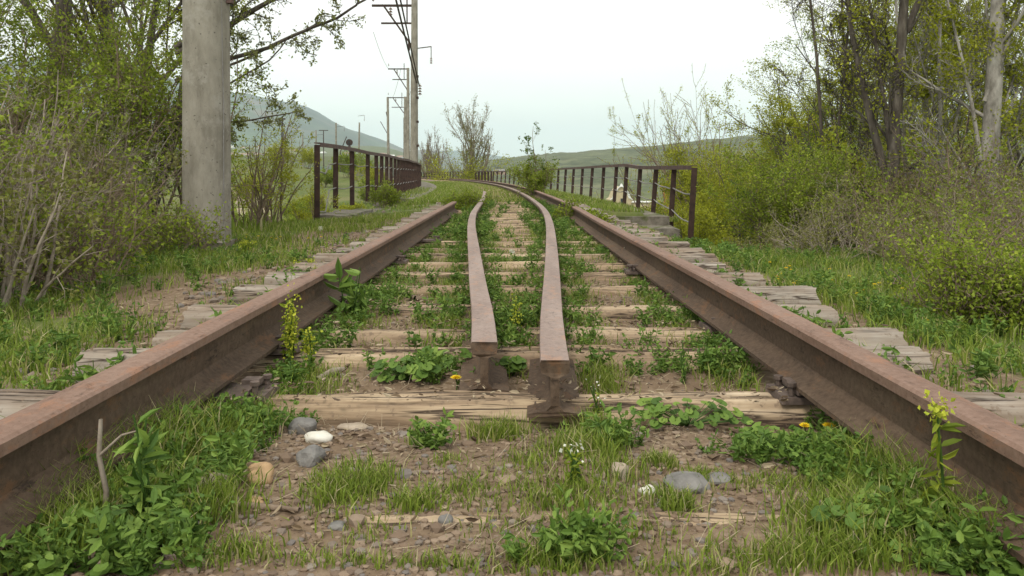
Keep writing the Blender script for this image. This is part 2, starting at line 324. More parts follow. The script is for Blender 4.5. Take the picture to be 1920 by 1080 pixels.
# ------------------------------------------------------------------ terrain
def fbm(X, Y, seed=0, octs=5, base=1.0):
    """cheap value noise on arrays"""
    z = np.zeros(np.shape(X)); amp = 1.0; tot = 0
    for o_ in range(octs):
        f = base * 2 ** o_; x = X * f + seed * 17.3 + o_ * 5.1; y = Y * f - seed * 9.7 + o_ * 3.3
        xi = np.floor(x); yi = np.floor(y); fx = x - xi; fy = y - yi; fx = fx * fx * (3 - 2 * fx); fy = fy * fy * (3 - 2 * fy)
        def h(a, b):
            v = np.sin(a * 127.1 + b * 311.7 + seed * 7.7) * 43758.5453; return v - np.floor(v)
        v = (h(xi, yi) * (1 - fx) + h(xi + 1, yi) * fx) * (1 - fy) + (h(xi, yi + 1) * (1 - fx) + h(xi + 1, yi + 1) * fx) * fy
        z += amp * (v * 2 - 1); tot += amp; amp *= .5
    return z / tot
def ss(a, b, x): t = np.clip((x - a) / (b - a), 0, 1); return t * t * (3 - 2 * t)

LP = np.array([(-40, -.3), (0, -.25), (9, -.28), (16, -1.2), (28, -2.1), (42, -2.5), (60, -1.6), (90, .1), (130, 2.6), (200, 6), (400, 12), (1200, 30), (3000, 60), (20000, 80)])
RP = np.array([(-40, -.6), (0, -.6), (7, -.8), (15, -3), (30, -6.5), (90, -9.5), (200, -11), (350, -9), (1000, -3), (20000, 0)])
SLEEP_Y = [1.315, 2.03, 2.53, 2.90, 3.40, 3.97, 4.53, 5.06, 5.57]
while SLEEP_Y[-1] < 112: SLEEP_Y.append(SLEEP_Y[-1] + .52)
def terrain(X, Y):
    X = np.asarray(X, float); Y = np.asarray(Y, float)
    u = X - cen(Y)
    zl = np.interp(Y, LP[:, 0], LP[:, 1]) + ss(5, 16, -u) * np.interp(Y, [0, 8, 30, 80], [-1.0, -.8, -.4, 0])
    zr = np.interp(Y, RP[:, 0], RP[:, 1]); near = ss(2.6, 9, u); zr = np.where(Y < 16, -.12 + near * (zr * 1.6 + .1) - ss(9.5, 14.5, Y) * 3.2, zr)
    k = ss(12.8, 17, Y); zr2 = np.interp(Y, RP[:, 0], RP[:, 1]); zr = zr * (1 - k) + np.minimum(zr2, -3.2) * k
    s = ss(-6, 6, u) * (Y > 14) + (u > 0) * (Y <= 14)
    s = np.where(Y < 13, (u > 0) * 1.0, ss(-4 - (Y - 13) * .05, 4 + (Y - 13) * .1, u))
    side = zl * (1 - s) + zr * s
    emb = np.maximum(ss(15.2, 13.5, Y), ss(104, 108, Y) * ss(400, 250, Y))
    wdt = np.where(u < 0, 3.4 - 1.0 * ss(10.2, 12, Y) * (Y < 40), 2.9 - 1.25 * ss(7.6, 10.5, Y) * (Y < 40))
    tw = np.interp(Y, [0, 12, 110, 200], [2.5, 2.5, 9, 20]); tw = np.where((u > 0) & (Y > 7.5) & (Y < 40), 1.1, tw)
    near = 1 - ss(wdt, wdt + tw, np.abs(u))
    top = -.06 + np.interp(Y, [2.1, 2.4, 4, 12], [0, .018, .024, .026]) * ss(1.2, .9, np.abs(u)) - .06 * ss(1.0, 1.45, np.abs(u)) * (Y > 1.8) - .04 * ss(1.5, 2.2, np.abs(u)) + .05 * ss(2.0, 1.5, Y) * ss(1.6, 1.1, np.abs(u))
    k = emb * near; z = side * (1 - k) + top * k
    z = z - .75 * ss(6.9, 10.5, Y) * (Y < 14) * ss(1.75, 2.4, u) * ss(3.7, 3.1, u)
    z = z - 1.5 * (ss(14, 18, Y) * ss(104, 98, Y)) * ss(7, 3, np.abs(u))
    # far right hillside
    ridge = np.interp(X / np.maximum(Y, 1), [-.12, -.04, .03, .15, .30, .5, 1.0], [.006, .0115, .018, .028, .041, .055, .07]) * 950
    hill = ss(300, 950, Y) * (ridge + 9) + ss(950, 1400, Y) * (-20)
    rr = ss(-.10, -.02, X / np.maximum(Y, 1))
    z = z + hill * rr * (1 + .10 * fbm(X, Y, 3, 5, .012) )
    n = fbm(X, Y, 1, 4, .25) * np.interp(np.abs(u), [2.0, 4, 30], [0, .10, .4]) * np.interp(Y, [0, 12, 60, 400], [1, 1, 1.6, 5])
    n += fbm(X, Y, 2, 4, 3.5) * np.where(np.abs(u) < 3, .022, .04)
    return z + n
def tz(x, y): return float(terrain(np.array([x]), np.array([y]))[0])
def geo(a, b, n): return list(np.geomspace(a, b, n))
xs = [-v for v in geo(2.05, 7500, 75)][::-1] + list(np.arange(-2.0, 2.001, .05)) + geo(2.05, 7500, 75)
ys = list(np.arange(-30, .6, 2.5)) + list(np.arange(.9, 6.5, .05)) + list(np.arange(6.5, 30, .2)) + geo(30.2, 9000, 110)
GX, GY = np.meshgrid(np.array(xs), np.array(ys))
GZ = terrain(GX, GY)
U = GX - cen(GY)
soil = ss(2.1, 1.5, np.abs(U)) * ss(14, 12, GY) * .95
soil += .75 * ss(.7, .2, np.abs(U + 2.2 + .1 * fbm(GX, GY, 4, 3, .5))) * (GY > 4) * (GY < 12)
soil += .22 * ss(25, 60, GY) * (U < 0) * (fbm(GX, GY, 8, 4, .07) > .1)
hillm = ss(240, 420, GY) * ss(-.12, -.02, GX / np.maximum(GY, 1))
mb = MB(); mb.sheet(np.stack([GX, GY, GZ], 2))
ground = mb.build('ground', M['ground'], smooth=True, kind='structure', extra={'soil': soil, 'hill': hillm})

# track bed on the bridge (follows the curve)
def strip(us, Ys, zf):
    G = np.zeros((len(Ys), len(us), 3))
    for i, Y in enumerate(Ys):
        for j, u in enumerate(us): G[i, j] = tp(u, Y, zf(u, Y))
    return G
rs = random.Random(5)
Ysb = [13.05] + list(np.arange(13.1, 40, .35)) + list(np.arange(40, 109, 1.2)); usb = [-2.46] + list(np.linspace(-2.38, 2.28, 24)) + [2.36]
def bedz(u, Y): return -.03 - .06 * float(ss(1.3, 2.2, abs(u))) + .03 * mnoise.noise((u * 2, Y * 2, 0)) - (.5 if (Y < 13.07 or u < -2.4 or u > 2.3) else 0)
G = strip(usb, Ysb, bedz); mb = MB(); mb.sheet(G)
ub = np.array([[u for u in usb] for _ in Ysb]); soilb = ss(1.5, .9, np.abs(ub)) * .72
soilb = soilb * np.array([1 if Y < 28 else .6 for Y in Ysb])[:, None] + (ub < -1.9) * .3
mb.build('track_bed', M['ground'], smooth=True, kind='structure', extra={'soil': soilb, 'hill': np.zeros_like(soilb)})

# dirt path on the left meadow
pp = [(560, 440, 13), (535, 420, 16), (520, 395, 22), (508, 370, 28), (503, 352, 34), (490, 335, 44), (470, 322, 58), (440, 316, 75)]
pts = [P(a, b, Y) for a, b, Y in pp]; Gp = []
ctr = []
for i in range(len(pts) - 1):
    for k in range(8):
        t_ = k / 8; ctr.append((pts[i][0] * (1 - t_) + pts[i + 1][0] * t_, pts[i][1] * (1 - t_) + pts[i + 1][1] * t_))
for i, (x, y) in enumerate(ctr):
    wd = .5 + .012 * y + .06 * math.sin(i * 1.3)
    Gp.append([(x + o_ * wd, y, tz(x + o_ * wd, y) + .05 * (1 - abs(o_)) + .012) for o_ in (-1, -.66, -.33, 0, .33, .66, 1)])
mb = MB(); mb.sheet(np.array(Gp)); mb.build('path', M['path'], smooth=True, kind='structure')

# mountains
def mountain(name, prof, D, depth, amp, seed):
    """prof: (photo x, ridge y) pairs at distance D"""
    a = np.array(prof, float); tx = np.linspace(a[0, 0], a[-1, 0], 150); s_ = np.linspace(0, 1, 46)
    rid = (326 - np.interp(tx, a[:, 0], a[:, 1])) / F
    G = np.zeros((len(s_), len(tx), 3))
    for i, t_ in enumerate(s_):
        Yd = D + (t_ - .6) * depth
        X = (tx - 960) / F * D + (t_ - .6) * 0
        Yv = np.full_like(X, Yd)
        prof_h = np.sin(np.clip(t_ / .6, 0, 1) * math.pi / 2) ** 1.3 if t_ <= .6 else math.cos((t_ - .6) / .4 * math.pi / 2)
        nse = fbm(X, Yv, seed, 6, 1 / (D * .07)) * amp * D * (1 - .75 * math.exp(-((t_ - .6) / .07) ** 2))
        G[i] = np.stack([X, Yv, np.maximum(rid * D, 0) * prof_h * (1 + nse / (D * .02)) + 10 * (t_ > 0) - 60 * (t_ in (0, 1))], 1)
    mb = MB(); mb.sheet(G); return mb.build(name, M['mountain'], smooth=True, kind='structure')
mountain('mountain', [(-900, 215), (-400, 150), (0, 120), (250, 138), (430, 186), (500, 193), (560, 204), (605, 222), (650, 244), (700, 262), (740, 280), (800, 297), (860, 310), (930, 326)], 3800, 2600, .0045, 11)
mountain('mountain', [(560, 300), (640, 270), (690, 262), (730, 274), (770, 290), (800, 284), (830, 290), (870, 303), (900, 326)], 5600, 2200, .003, 12)
mountain('mountain', [(600, 320), (700, 300), (790, 286), (860, 284), (905, 289), (960, 299), (1040, 306), (1100, 326)], 7000, 1800, .002, 13)

# ------------------------------------------------------------------ rails
def rail_profile(h, head, foot, web):
    hh = h * .21; fh = h * .07
    r = [(-foot / 2, 0), (foot / 2, 0), (foot / 2, fh), (web * 1.6, fh * 2.4), (web / 2, fh * 4), (web / 2, h - hh * 1.35),
         (head / 2 * .97, h - hh * .95), (head / 2, h - hh * .3), (head / 2 * .82, h - .004), (0, h),
         (-head / 2 * .82, h - .004), (-head / 2, h - hh * .3), (-head / 2 * .97, h - hh * .95), (-web / 2, h - hh * 1.35), (-web / 2, fh * 4), (-web * 1.6, fh * 2.4), (-foot / 2, fh)]
    return r
def rail(name, uf, zf, Y0, Y1, prof, mats, label, step=.25, jag=0.0, group=None, cantf=lambda Y: 0.0):
    Ys = []; Y = Y0
    while Y < Y1: Ys.append(Y); Y += step if Y < 15 else .6
    Ys.append(Y1); n = len(prof); G = []
    for Y in Ys:
        row = []
        for (a, b) in prof:
            jx = jag * mnoise.noise((a * 60, b * 60, Y * 3)) if Y == Y0 else 0
            row.append(tp(uf(Y) + a + cantf(Y) * b, Y + jx, zf(Y) + b + .0015 * mnoise.noise((a * 20, Y * 3, 1))))
        G.append(row)
    G = np.array(G); mb = MB(); nY = len(Ys); V = G.reshape(-1, 3)
    heads = set(range(6, 12)); 
    Qh, Qw = [], []
    for j in range(n):
        j2 = (j + 1) % n
        for i in range(nY - 1): (Qh if j in heads else Qw).append([i * n + j, i * n + j2, (i + 1) * n + j2, (i + 1) * n + j])
    mb.add(V, None, Qh + Qw); mb.QM[-1] = np.array([0] * len(Qh) + [1] * len(Qw))
    # end caps as strips between mirrored outline points
    for i, fl in ((0, False), (nY - 1, True)):
        b0 = i * n; pr = [(0, 1, 2, 16), (16, 2, 3, 15), (15, 3, 4, 14), (14, 4, 5, 13), (13, 5, 6, 12), (12, 6, 7, 11), (11, 7, 8, 10)]
        q = [[b0 + k for k in (r_ if not fl else r_[::-1])] for r_ in pr]; tr = [b0 + 10, b0 + 8, b0 + 9]
        mb.Q.append(np.array(q)); mb.QM.append(np.array([1] * len(q))); mb.T.append(np.array([tr])); mb.TM.append(np.array([1]))
    o = mb.build(name, mats, smooth=False); tag(o, label, 'rail', group)
    # smooth only the long flanks of the head
    return o
RP_ = rail_profile(.150, .074, .134, .017); GP_ = rail_profile(.144, .074, .138, .024)
GP_[2] = (.069, .008); GP_[16] = (-.069, .008); GP_[3] = (.022, .016); GP_[15] = (-.022, .016); GP_[4] = (.011, .030); GP_[14] = (-.011, .030); GP_[5] = (.011, .100); GP_[13] = (-.011, .100); GP_[6] = (.034, .110); GP_[7] = (.037, .134); GP_[8] = (.035, .1425); GP_[9] = (0, .144); GP_[10] = (-.035, .1425); GP_[11] = (-.037, .134); GP_[12] = (-.034, .110)
HL, HR = -.825, .785
rail('running_rail', lambda Y: HL + .012 * math.sin(Y * .5), lambda Y: .026, .35, 11.4, RP_, [M['rail_head'], M['rail_web_shaded']], 'left outer running rail, rusty, its cut far end stopping beside a small bush', .3)
rail('running_rail', lambda Y: HR + .01 * math.sin(Y * .7), lambda Y: .026, .35, 110, RP_, [M['rail_head'], M['rail_web_shaded']], 'right outer running rail, rusty, running from bottom right corner on round the bend', .3)
gl_pts = [(0, -.06), (2.1, -.062), (3.0, -.13), (3.85, -.18), (5.4, -.275), (7, -.37), (9, -.455), (11, -.475), (30, -.475)]
gr_pts = [(0, .095), (1.93, .097), (3.0, .155), (3.85, .20), (5.4, .275), (7, .345), (9, .405), (11, .43), (120, .43)]
def ip(tab): a = np.array(tab); return lambda Y: float(np.interp(Y, a[:, 0], a[:, 1])) 
def smth(f): return lambda Y: (f(Y - .6) + f(Y - .3) + f(Y) + f(Y + .3) + f(Y + .6)) / 5
rail('guard_rail', smth(ip(gl_pts)), lambda Y: -.022, 2.10, 20.5, GP_, [M['guard_head'], M['rail_web_shaded']], 'left of the two inner guard rails, worn brown head, cut end over a sleeper', .15, .01)
rail('guard_rail', smth(ip(gr_pts)), lambda Y: -.022, 1.90, 110, GP_, [M['guard_head'], M['rail_web_shaded']], 'right of the two inner guard rails, its cut end the nearest of the pair', .15, .01)

# ------------------------------------------------------------------ sleepers with plates
def sleeper_mesh(seed, L=2.86, W=.18, H=.15, rnd_=.5):
    r_ = random.Random(seed); nx = 80; ny = 34; mb = MB(); rows = []
    r_e = r_.uniform(.40, .60); cr1 = r_.uniform(-.35, .35); cr2 = r_.uniform(-.8, .8); dp = r_.uniform(.012, .032)
    for i in range(nx + 1):
        x = -L / 2 + L * i / nx; row = []
        wv = W * (1 + .07 * mnoise.noise((x * 1.4, seed, 0))); hv = H
        for j in range(ny + 1):
            t_ = j / ny          # around: from bottom-front over the top to bottom-back
            a = math.pi * t_; cx = -math.cos(a); sz = math.sin(a)
            e_ = r_e; px = math.copysign(abs(cx) ** e_, cx) * wv / 2; pz = -hv + hv * abs(sz) ** e_
            v = px / (wv / 2)
            if pz > -hv * .5:
                pz -= dp * math.exp(-((v - cr1 - .1 * mnoise.noise((x * 1.2, seed, 3))) / .045) ** 2) * (.5 + .5 * mnoise.noise((x * 1.1, seed, 5)))
                pz -= dp * .7 * math.exp(-((v - cr2) / .035) ** 2) * max(0, mnoise.noise((x * .9, seed, 9)) + .3)
                pz += .013 * mnoise.noise((x * 2.5, v * 3, seed)) + .004 * mnoise.noise((x * 6, v * 18, seed))
            px += .006 * mnoise.noise((x * 3, pz * 8, seed + 4))
            ex = .02 * mnoise.noise((v * 3, pz * 20, seed + (7 if i else 2))) if i in (0, nx) else 0
            row.append((x + ex, px, pz))
        rows.append(row)
    mb.sheet(np.array(rows), flip=True)
    for i, fl in ((0, False), (nx, True)):
        b = [rows[i][j] for j in range(ny + 1)]; c = (rows[i][0][0], 0, -H * .5); v = [c] + b
        tri = [[0, k + 1, k + 2] for k in range(ny)]
        mb.add(v, [t_[::-1] for t_ in tri] if fl else tri, None, 0, 1)
    return mb
slp = []
ORD = ['nearest', 'second', 'third', 'fourth', 'fifth', 'sixth', 'seventh', 'eighth', 'ninth', 'tenth', 'eleventh', 'twelfth']
DESC = ['{} wooden sleeper from the camera, almost buried in gravel and grass', '{} wooden sleeper from the camera, split along its length, under the guard rail ends',
        '{} wooden sleeper from the camera, rounded pale log behind the split one', '{} wooden sleeper from the camera, flat worn tan timber half under grass',
        '{} wooden sleeper from the camera, thick tan timber with grey outer end', '{} wooden sleeper from the camera, low reddish tan timber']
protos = [sleeper_mesh(k) for k in range(6)]; pob = []
def plate_part(parent, x, side):
    mb = MB(); mb.box((x - side * .015, 0, .0105), (.26, .14, .017), taper=.97)
    mb.box((x - side * .10, 0, .030), (.012, .14, .010)); mb.box((x + side * .10, 0, .030), (.012, .14, .010))
    o = mb.build('tie_plate', M['plate'], parent)
    for k, (dx, dy) in enumerate(((-.135, .045), (-.135, -.045), (.115, .05), (.115, -.05))):
        b = MB(); zz = .024 + (.010 if k % 2 else .002); b.cyl((x - side * dx, dy, .02), (x - side * dx, dy, zz + .012), .008, n=6); b.cyl((x - side * dx, dy, zz + .01), (x - side * dx, dy, zz + .016), .013, n=6)
        b.build('spike', M['plate'], o)
    c = MB(); c.box((x - side * .092, .0, .043), (.045, .04, .012)); c.build('rail_clip', M['plate'], o)
    return o
for i, Y in enumerate(SLEEP_Y):
    r_ = random.Random(i * 7 + 1)
    tx, ty = tang(Y); ang = math.atan2(-tx, ty) + r_.uniform(-.012, .012)
    if i < 12:
        o = sleeper_mesh(i + 20, 2.86 + r_.uniform(-.12, .1), .180 + r_.uniform(-.012, .018)).build('railway_sleeper', [M['wood'], M['wood_end']], smooth=True)
        lab = (DESC[i] if i < len(DESC) else '{} wooden sleeper from the camera, weathered, half overgrown between the rails').format(ORD[i])
        if i in (1, 2, 4, 7, 10): plate_part(o, HL + .01, -1)
        if i in (1, 3, 6, 9): plate_part(o, HR + .01, 1)
    else:
        k = i % 6
        if len(pob) <= k:
            o = protos[k].build('railway_sleeper', [M['wood'], M['wood_end']], smooth=True); pob.append(o)
        else: o = pob[k].copy(); C.objects.link(o)
        lab = 'weathered wooden sleeper in the distant part of the track on the bridge' if Y > 13 else 'weathered wooden sleeper in the overgrown part just before the bridge'
    o.location = tp(r_.uniform(-.05, .06) + .01, Y, -.015 if i == 0 else r_.uniform(-.006, .006) - .004); o.rotation_euler = (R(4.5) if i == 0 else 0, 0, ang)
    tag(o, lab, 'sleeper', 'wooden sleepers under the rails')

# ------------------------------------------------------------------ bridge, railings
br = thing('bridge', 'old concrete railway bridge carrying the curving track between two rusty railings', 'bridge', (0, 13, 0))
def bpart(name, mb, m): o = mb.build(name, m, br); o.location = (0, -13, 0); return o
Ys = list(np.arange(13, 108, 1.0))
def prism_along(us_z, Ys):   # closed cross-section swept along the track
    G = np.array([[tp(u, Y, z) for (u, z) in us_z + [us_z[0]]] for Y in Ys]); mb = MB(); mb.sheet(G, flip=True)
    for i, f in ((0, 1), (-1, -1)):
        v = G[i][:-1]; n = len(v)
        if n == 4: mb.add(v, None, [[0, 1, 2, 3][::f]])
    return mb
bpart('deck_slab', prism_along([(-2.75, -.75), (2.7, -.75), (2.7, -.14), (-2.75, -.14)], Ys), M['concrete_old'])
bpart('walkway', prism_along([(-3.25, -.22), (-2.2, -.22), (-2.2, -.045), (-3.25, -.045)], list(np.arange(19.4, 108, 1.0))), M['concrete_old'])
bpart('walkway', prism_along([(2.3, -.34), (3.0, -.34), (3.0, -.20), (2.3, -.20)], list(np.arange(17.2, 108, 1.0))), M['concrete_old'])
for Yp in (14.5, 31, 47, 63, 79, 95):
    x, y, _ = tp(0, Yp, 0); mb = MB(); tx, ty = tang(Yp); mb.box((x, y, -5.4), (4.6, 1.2, 9.3), math.atan2(-tx, ty)); bpart('pier', mb, M['concrete_old'])
def rough_block(c, d, rz, seed, m, n=7):
    """weathered concrete lump: subdivided box with noise"""
    mb = MB(); rs_ = []
    for ax in range(3):
        for sg in (-1, 1):
            a, b = [k for k in range(3) if k != ax]; u_, v_ = np.meshgrid(np.linspace(-1, 1, n), np.linspace(-1, 1, n))
            p = np.zeros((n, n, 3)); p[..., ax] = sg; p[..., a] = u_; p[..., b] = v_
            q = p.copy(); l = np.linalg.norm(p, axis=2, keepdims=True); q = p * .93 + p / l * .07 * 1.4
            q = q * np.array(d) / 2
            for i in range(n):
                for j in range(n):
                    w_ = mnoise.noise_vector(Vector(q[i, j]) * 7 + Vector((seed, 0, 0))); q[i, j] += np.array(w_) * .03
            cs, sn = math.cos(rz), math.sin(rz)
            q = np.stack([q[..., 0] * cs - q[..., 1] * sn, q[..., 0] * sn + q[..., 1] * cs, q[..., 2]], 2) + np.array(c)
            mb.sheet(q, flip=(sg > 0) != (ax == 1))
    return mb
bpart('parapet_block', rough_block((2.36, 12.75, -.54), (.62, .9, .5), 0, 1, M['concrete_old']), M['concrete_old'])
bpart('parapet_block', rough_block((2.45, 14.7, -.42), (.42, 1.5, .46), 0, 2, M['concrete_old']), M['concrete_old'])
bpart('parapet_block', rough_block((2.62, 18.4, -.36), (.5, 1.2, .34), 0, 3, M['concrete_old']), M['concrete_old'])
bpart('parapet_block', rough_block((-2.85, 13.2, -.32), (.62, 1.9, .5), 0, 4, M['concrete_old']), M['concrete_old'])

def railing(label, u, Ys, zt, zb, lean, zrod, name='railing', jit=.01, pw=.085, topw=.10, far=False):
    x0, y0, _ = tp(u(Ys[0]), Ys[0], 0); t = thing(name, label, 'railing', (x0, y0, 0))
    r_ = random.Random(int(Ys[0] * 10) + (1 if u(Ys[0]) < 0 else 0)); tops = []
    def ofs(o): o.location = (-x0, -y0, 0); return o
    for i, Y in enumerate(Ys):
        a = tp(u(Y) + r_.uniform(-jit, jit), Y, zb(Y)); b = tp(u(Y) + lean(Y), Y, zt(Y)); tops.append(b)
        mb = MB()
        if not far:   # angle iron: two legs
            mb.beam((a[0], a[1], a[2]), (b[0], b[1], b[2] - .03), pw, .012); sg = -1 if u(Y) > 0 else 1
            mb.beam((a[0] - sg * pw / 2, a[1] + .035, a[2]), (b[0] - sg * pw / 2, b[1] + .035, b[2] - .03), .012, .07)
        else: mb.beam(a, (b[0], b[1], b[2] - .02), pw, .05)
        ofs(mb.build('post', M['iron_dark'], t))
    mb = MB()
    for i in range(len(tops) - 1):
        p, q = tops[i], tops[i + 1]; d = (np.array(q) - np.array(p)); d /= np.linalg.norm(d); e = d * .004
        mb.beam(np.array(p) - e, np.array(q) + e, topw, .016); 
        sd_ = .05 if u(Ys[i]) < 0 else -.05
        mb.beam((p[0] + sd_, p[1], p[2] - .034), (q[0] + sd_, q[1], q[2] - .034), .012, .055)
    ofs(mb.build('handrail', M['iron_top'], t))
    for zr in zrod:
        mb = MB(); pts = []
        for i in range(len(Ys) - 1):
            for k in range(5):
                f = k / 5; Y = Ys[i] * (1 - f) + Ys[i + 1] * f; fr = zr
                z = zb(Y) * (1 - fr) + zt(Y) * fr - .03 * math.sin(f * math.pi) * r_.uniform(.6, 1.4) + .006 * r_.uniform(-1, 1)
                pts.append(tp(u(Y) + lean(Y) * fr, Y, z))
        mb.path(pts, .011, 5); ofs(mb.build('rod', M['galv'], t))
    return t
ly = [12.2, 13.6, 15.15, 17.1, 18.4] + list(np.arange(19.4, 62, 1.03))
railing('rusty railing along the left side of the bridge, near the concrete pole', lambda Y: -3.03, ly, lambda Y: CAMZ + .49 + .01 * math.sin(Y), lambda Y: -.55 if Y < 13 else (-.03 if Y < 18 else -.08), lambda Y: 0, (.72, .33))
ry = [12.1, 13.5, 15, 16.6, 18.2, 19.6] + list(np.arange(21.6, 60, 2.05))
lz = ip([(12, .705), (16.4, .735), (18.2, .81), (20, .815), (60, .78)])
railing('leaning rusty railing along the right side of the bridge with a bent near end', lambda Y: 2.82, ry, lz, ip([(12, -.82), (13.5, -.55), (15, -.36), (18, -.26), (60, -.24)]), lambda Y: .07, (.70, .40))
ry2 = list(np.arange(60.4, 112, 1.7))
railing('farther rusty railing at the outside of the distant bend, below the bare trees', lambda Y: 3.0, ry2, lambda Y: .82, lambda Y: -.22, lambda Y: 0, (), far=True, pw=.16)

# ------------------------------------------------------------------ poles
def near_pole():
    x, y = P(388, 445, 7.45)[:2]; z0 = tz(x, y) - .35
    t = thing('catenary_pole', 'thick grey concrete catenary pole in the left foreground, cut off by the top edge', 'pole', (x, y, 0))
    mb = MB(); n = 40; Zs = np.linspace(z0, 10.2, 60); G = []
    for z in Zs:
        r = .222 - .0045 * z
        G.append([(math.cos(a) * r * (1 + .006 * mnoise.noise((math.cos(a) * 2, math.sin(a) * 2, z * 3))) + .004 * z, math.sin(a) * r, z) for a in np.linspace(0, 2 * math.pi, n + 1)])
    mb.sheet(np.array(G)); mb.build('shaft', M['concrete'], t, smooth=True)
    mb = rough_block((0, 0, z0 + .28), (.47, .47, .30), .1, 9, None); mb.build('footing', M['concrete_old'], t)
    mb = MB(); mb.cyl((0, 0, 10.2), (0, 0, 10.25), .18, n=20); mb.build('cap', M['concrete'], t)
    mb = MB(); mb.box((.235, -.02, 2.32), (.07, .06, .22)); mb.beam((.2, -.05, 2.42), (.2, -.05, 2.75), .05, .03); mb.build('bracket', M['iron_top'], t)
    mb = MB(); mb.path([(.2, -.10, .1), (.205, -.10, 1.2), (.19, -.1, 2.3), (.17, -.1, 5)], .005, 5); mb.build('earth_wire', M['galv'], t)
    return x, y
npx, npy = near_pole()
def insul(mb, p, n=3, s=1.0):
    for k in range(n):
        z = p[2] - k * .11 * s; mb.cyl((p[0], p[1], z), (p[0], p[1], z - .035 * s), .03 * s, .085 * s, 10)
    mb.cyl((p[0], p[1], p[2] + .1), (p[0], p[1], p[2] - n * .11 * s), .012, n=5)
def cat_pole(label, px, Y, ht, r0=.2, arms=(), base=-.6, hook=None, tilt=0, group='catenary poles along the curving line', steel=False):
    x = (px - 960) / F * Y; gz = min(tz(x, Y), 0) if base is None else base
    t = thing('catenary_pole', label, 'pole', (x, Y, gz), 0, group)
    H = ht - gz; mb = MB(); mb.cyl((0, 0, -.5), (tilt, 0, H), r0, r0 * .72, 14); mb.build('shaft', M['concrete'] if not steel else M['wire'], t, smooth=True)
    for (z, L, thick) in arms:
        mb = MB(); zz = z - gz; mb.beam((-.05, 0, zz), (-L, 0, zz), .07 * thick, .09 * thick)
        mb.beam((-.1, 0, zz - 1.6 * thick), (-L * .72, 0, zz), .05 * thick, .07 * thick); mb.beam((-.35, 0, zz + .5), (-.35, 0, zz - .9), .05 * thick, .05 * thick)
        mb.beam((-.1, 0, zz - .95), (-L * .78, 0, zz - .95), .05 * thick, .07 * thick); o = mb.build('crossarm', M['iron_dark'], t)
        mb = MB(); insul(mb, (-L * .55, 0, zz - .12), 3, thick); mb.build('insulator', M['porcelain'], o)
        mb = MB(); insul(mb, (-L * .97, 0, zz + .42), 2, thick * .7); mb.build('insulator', M['porcelain'], o)
    if hook:
        z, L = hook; mb = MB(); zz = z - gz; mb.beam((0, 0, zz), (L, 0, zz + .12), .05, .05); mb.beam((L, 0, zz + .14), (L, 0, zz - .5), .04, .04); o = mb.build('hook_arm', M['iron_dark'], t)
        mb = MB(); insul(mb, (L, 0, zz - .5), 3); mb.build('insulator', M['porcelain'], o)
    return t, x, gz
tA, xA, gA = cat_pole('tall pale concrete pole with a large bracket arm, standing behind the left railing', 776, 42, 9.95, .235, ((9.68, 2.25, 1.35),), -.5, (7.35, .95), .06)
mb = MB(); mb.cyl((.07, 0, 9.95 + .5), (.07, 0, 10.2 + .5), .15, .15, 12); mb.build('cap', M['iron_dark'], tA)
mb = MB(); mb.cyl((0, 0, 0.4), (0.05, 0, 7.9), .03, .03, 5)
for z in (6.35, 3.9, 5.2, 2.6): mb.box((.2, -.05, z), (.14, .2, .12))
mb.box((-.24, -.06, 8.0), (.10, .1, .5)); mb.build('clamp', M['iron_dark'], tA)
cat_pole('concrete pole half hidden by the tall pale pole, its bracket arm reaching left', 765.5, 70, 10.1, .17, ((10.05, 1.8, 1.15),), -.5)
cat_pole('thin dark pole just left of the tall pale pole, lower bracket arm', 760.5, 77, 8.2, .20, ((8.15, 1.75, 1.0),), -.5)
cat_pole('leaning concrete pole with broken stay, standing alone left of the bracket poles', 729, 95, 9.95, .19, (), None, None, -.1)
cat_pole('dark concrete pole with bent top behind the left railing', 672, 126, 8.9, .17, (), None, (10.0, 1.0), .2)
cat_pole('concrete pole with a hook arm to the right, behind the second railing gap', 630.5, 142, 9.9, .20, (), None, (9.2, 1.5))
cat_pole('concrete pole with a hook arm, left of the railing corner', 593, 164, 9.8, .19, (), None, (8.8, 1.5))
cat_pole('small far concrete pole with a hook arm, right of the overhanging leaves', 568, 184, 9.9, .19, (), None, (8.9, 1.3))
cat_pole('very small far concrete pole, leftmost but one of the line', 547, 206, 10.2, .18, (), None, None)
cat_pole('farthest small pole of the line, seen between bare shoots', 505, 236, 10.4, .18, (), None, None)
cat_pole('slim pole with a short T top left of the second railing post', 607, 150, 8.9, .12, (), None, None, 0, steel=True)
cat_pole('wooden pole with a cross top rising from the bare shoots', 527, 75, 6.1, .10, (), None, None, .15, steel=True)
cat_pole('slender pole with hanging stay, left of the tall pale pole', 757.5, 90, 7.1, .07, (), None, None, 0, steel=True)
# T tops
for px, Y, z, L in ((607, 150, 9.0, 1.8), (527, 75, 5.9, .9)):
    par = [o for o in C.objects if o.name.startswith('catenary_pole') and abs(o.location.y - Y) < .1][0]
    mb = MB(); zz = z - par.location.z; mb.beam((-L / 2, 0, zz), (L / 2, 0, zz), .12, .14); mb.build('crossbar', M['wire'], par)
# stay on the lone pole
par = [o for o in C.objects if o.name.startswith('catenary_pole') and abs(o.location.y - 95) < .1][0]; gz = par.location.z
mb = MB(); mb.beam((-.1, 0, 5.4 - gz), (-1.0, 0, 7.0 - gz), .07, .07); mb.beam((-.12, 0, 7.2 - gz), (-.3, 0, 8.2 - gz), .09, .09); mb.build('broken_stay', M['wire'], par)
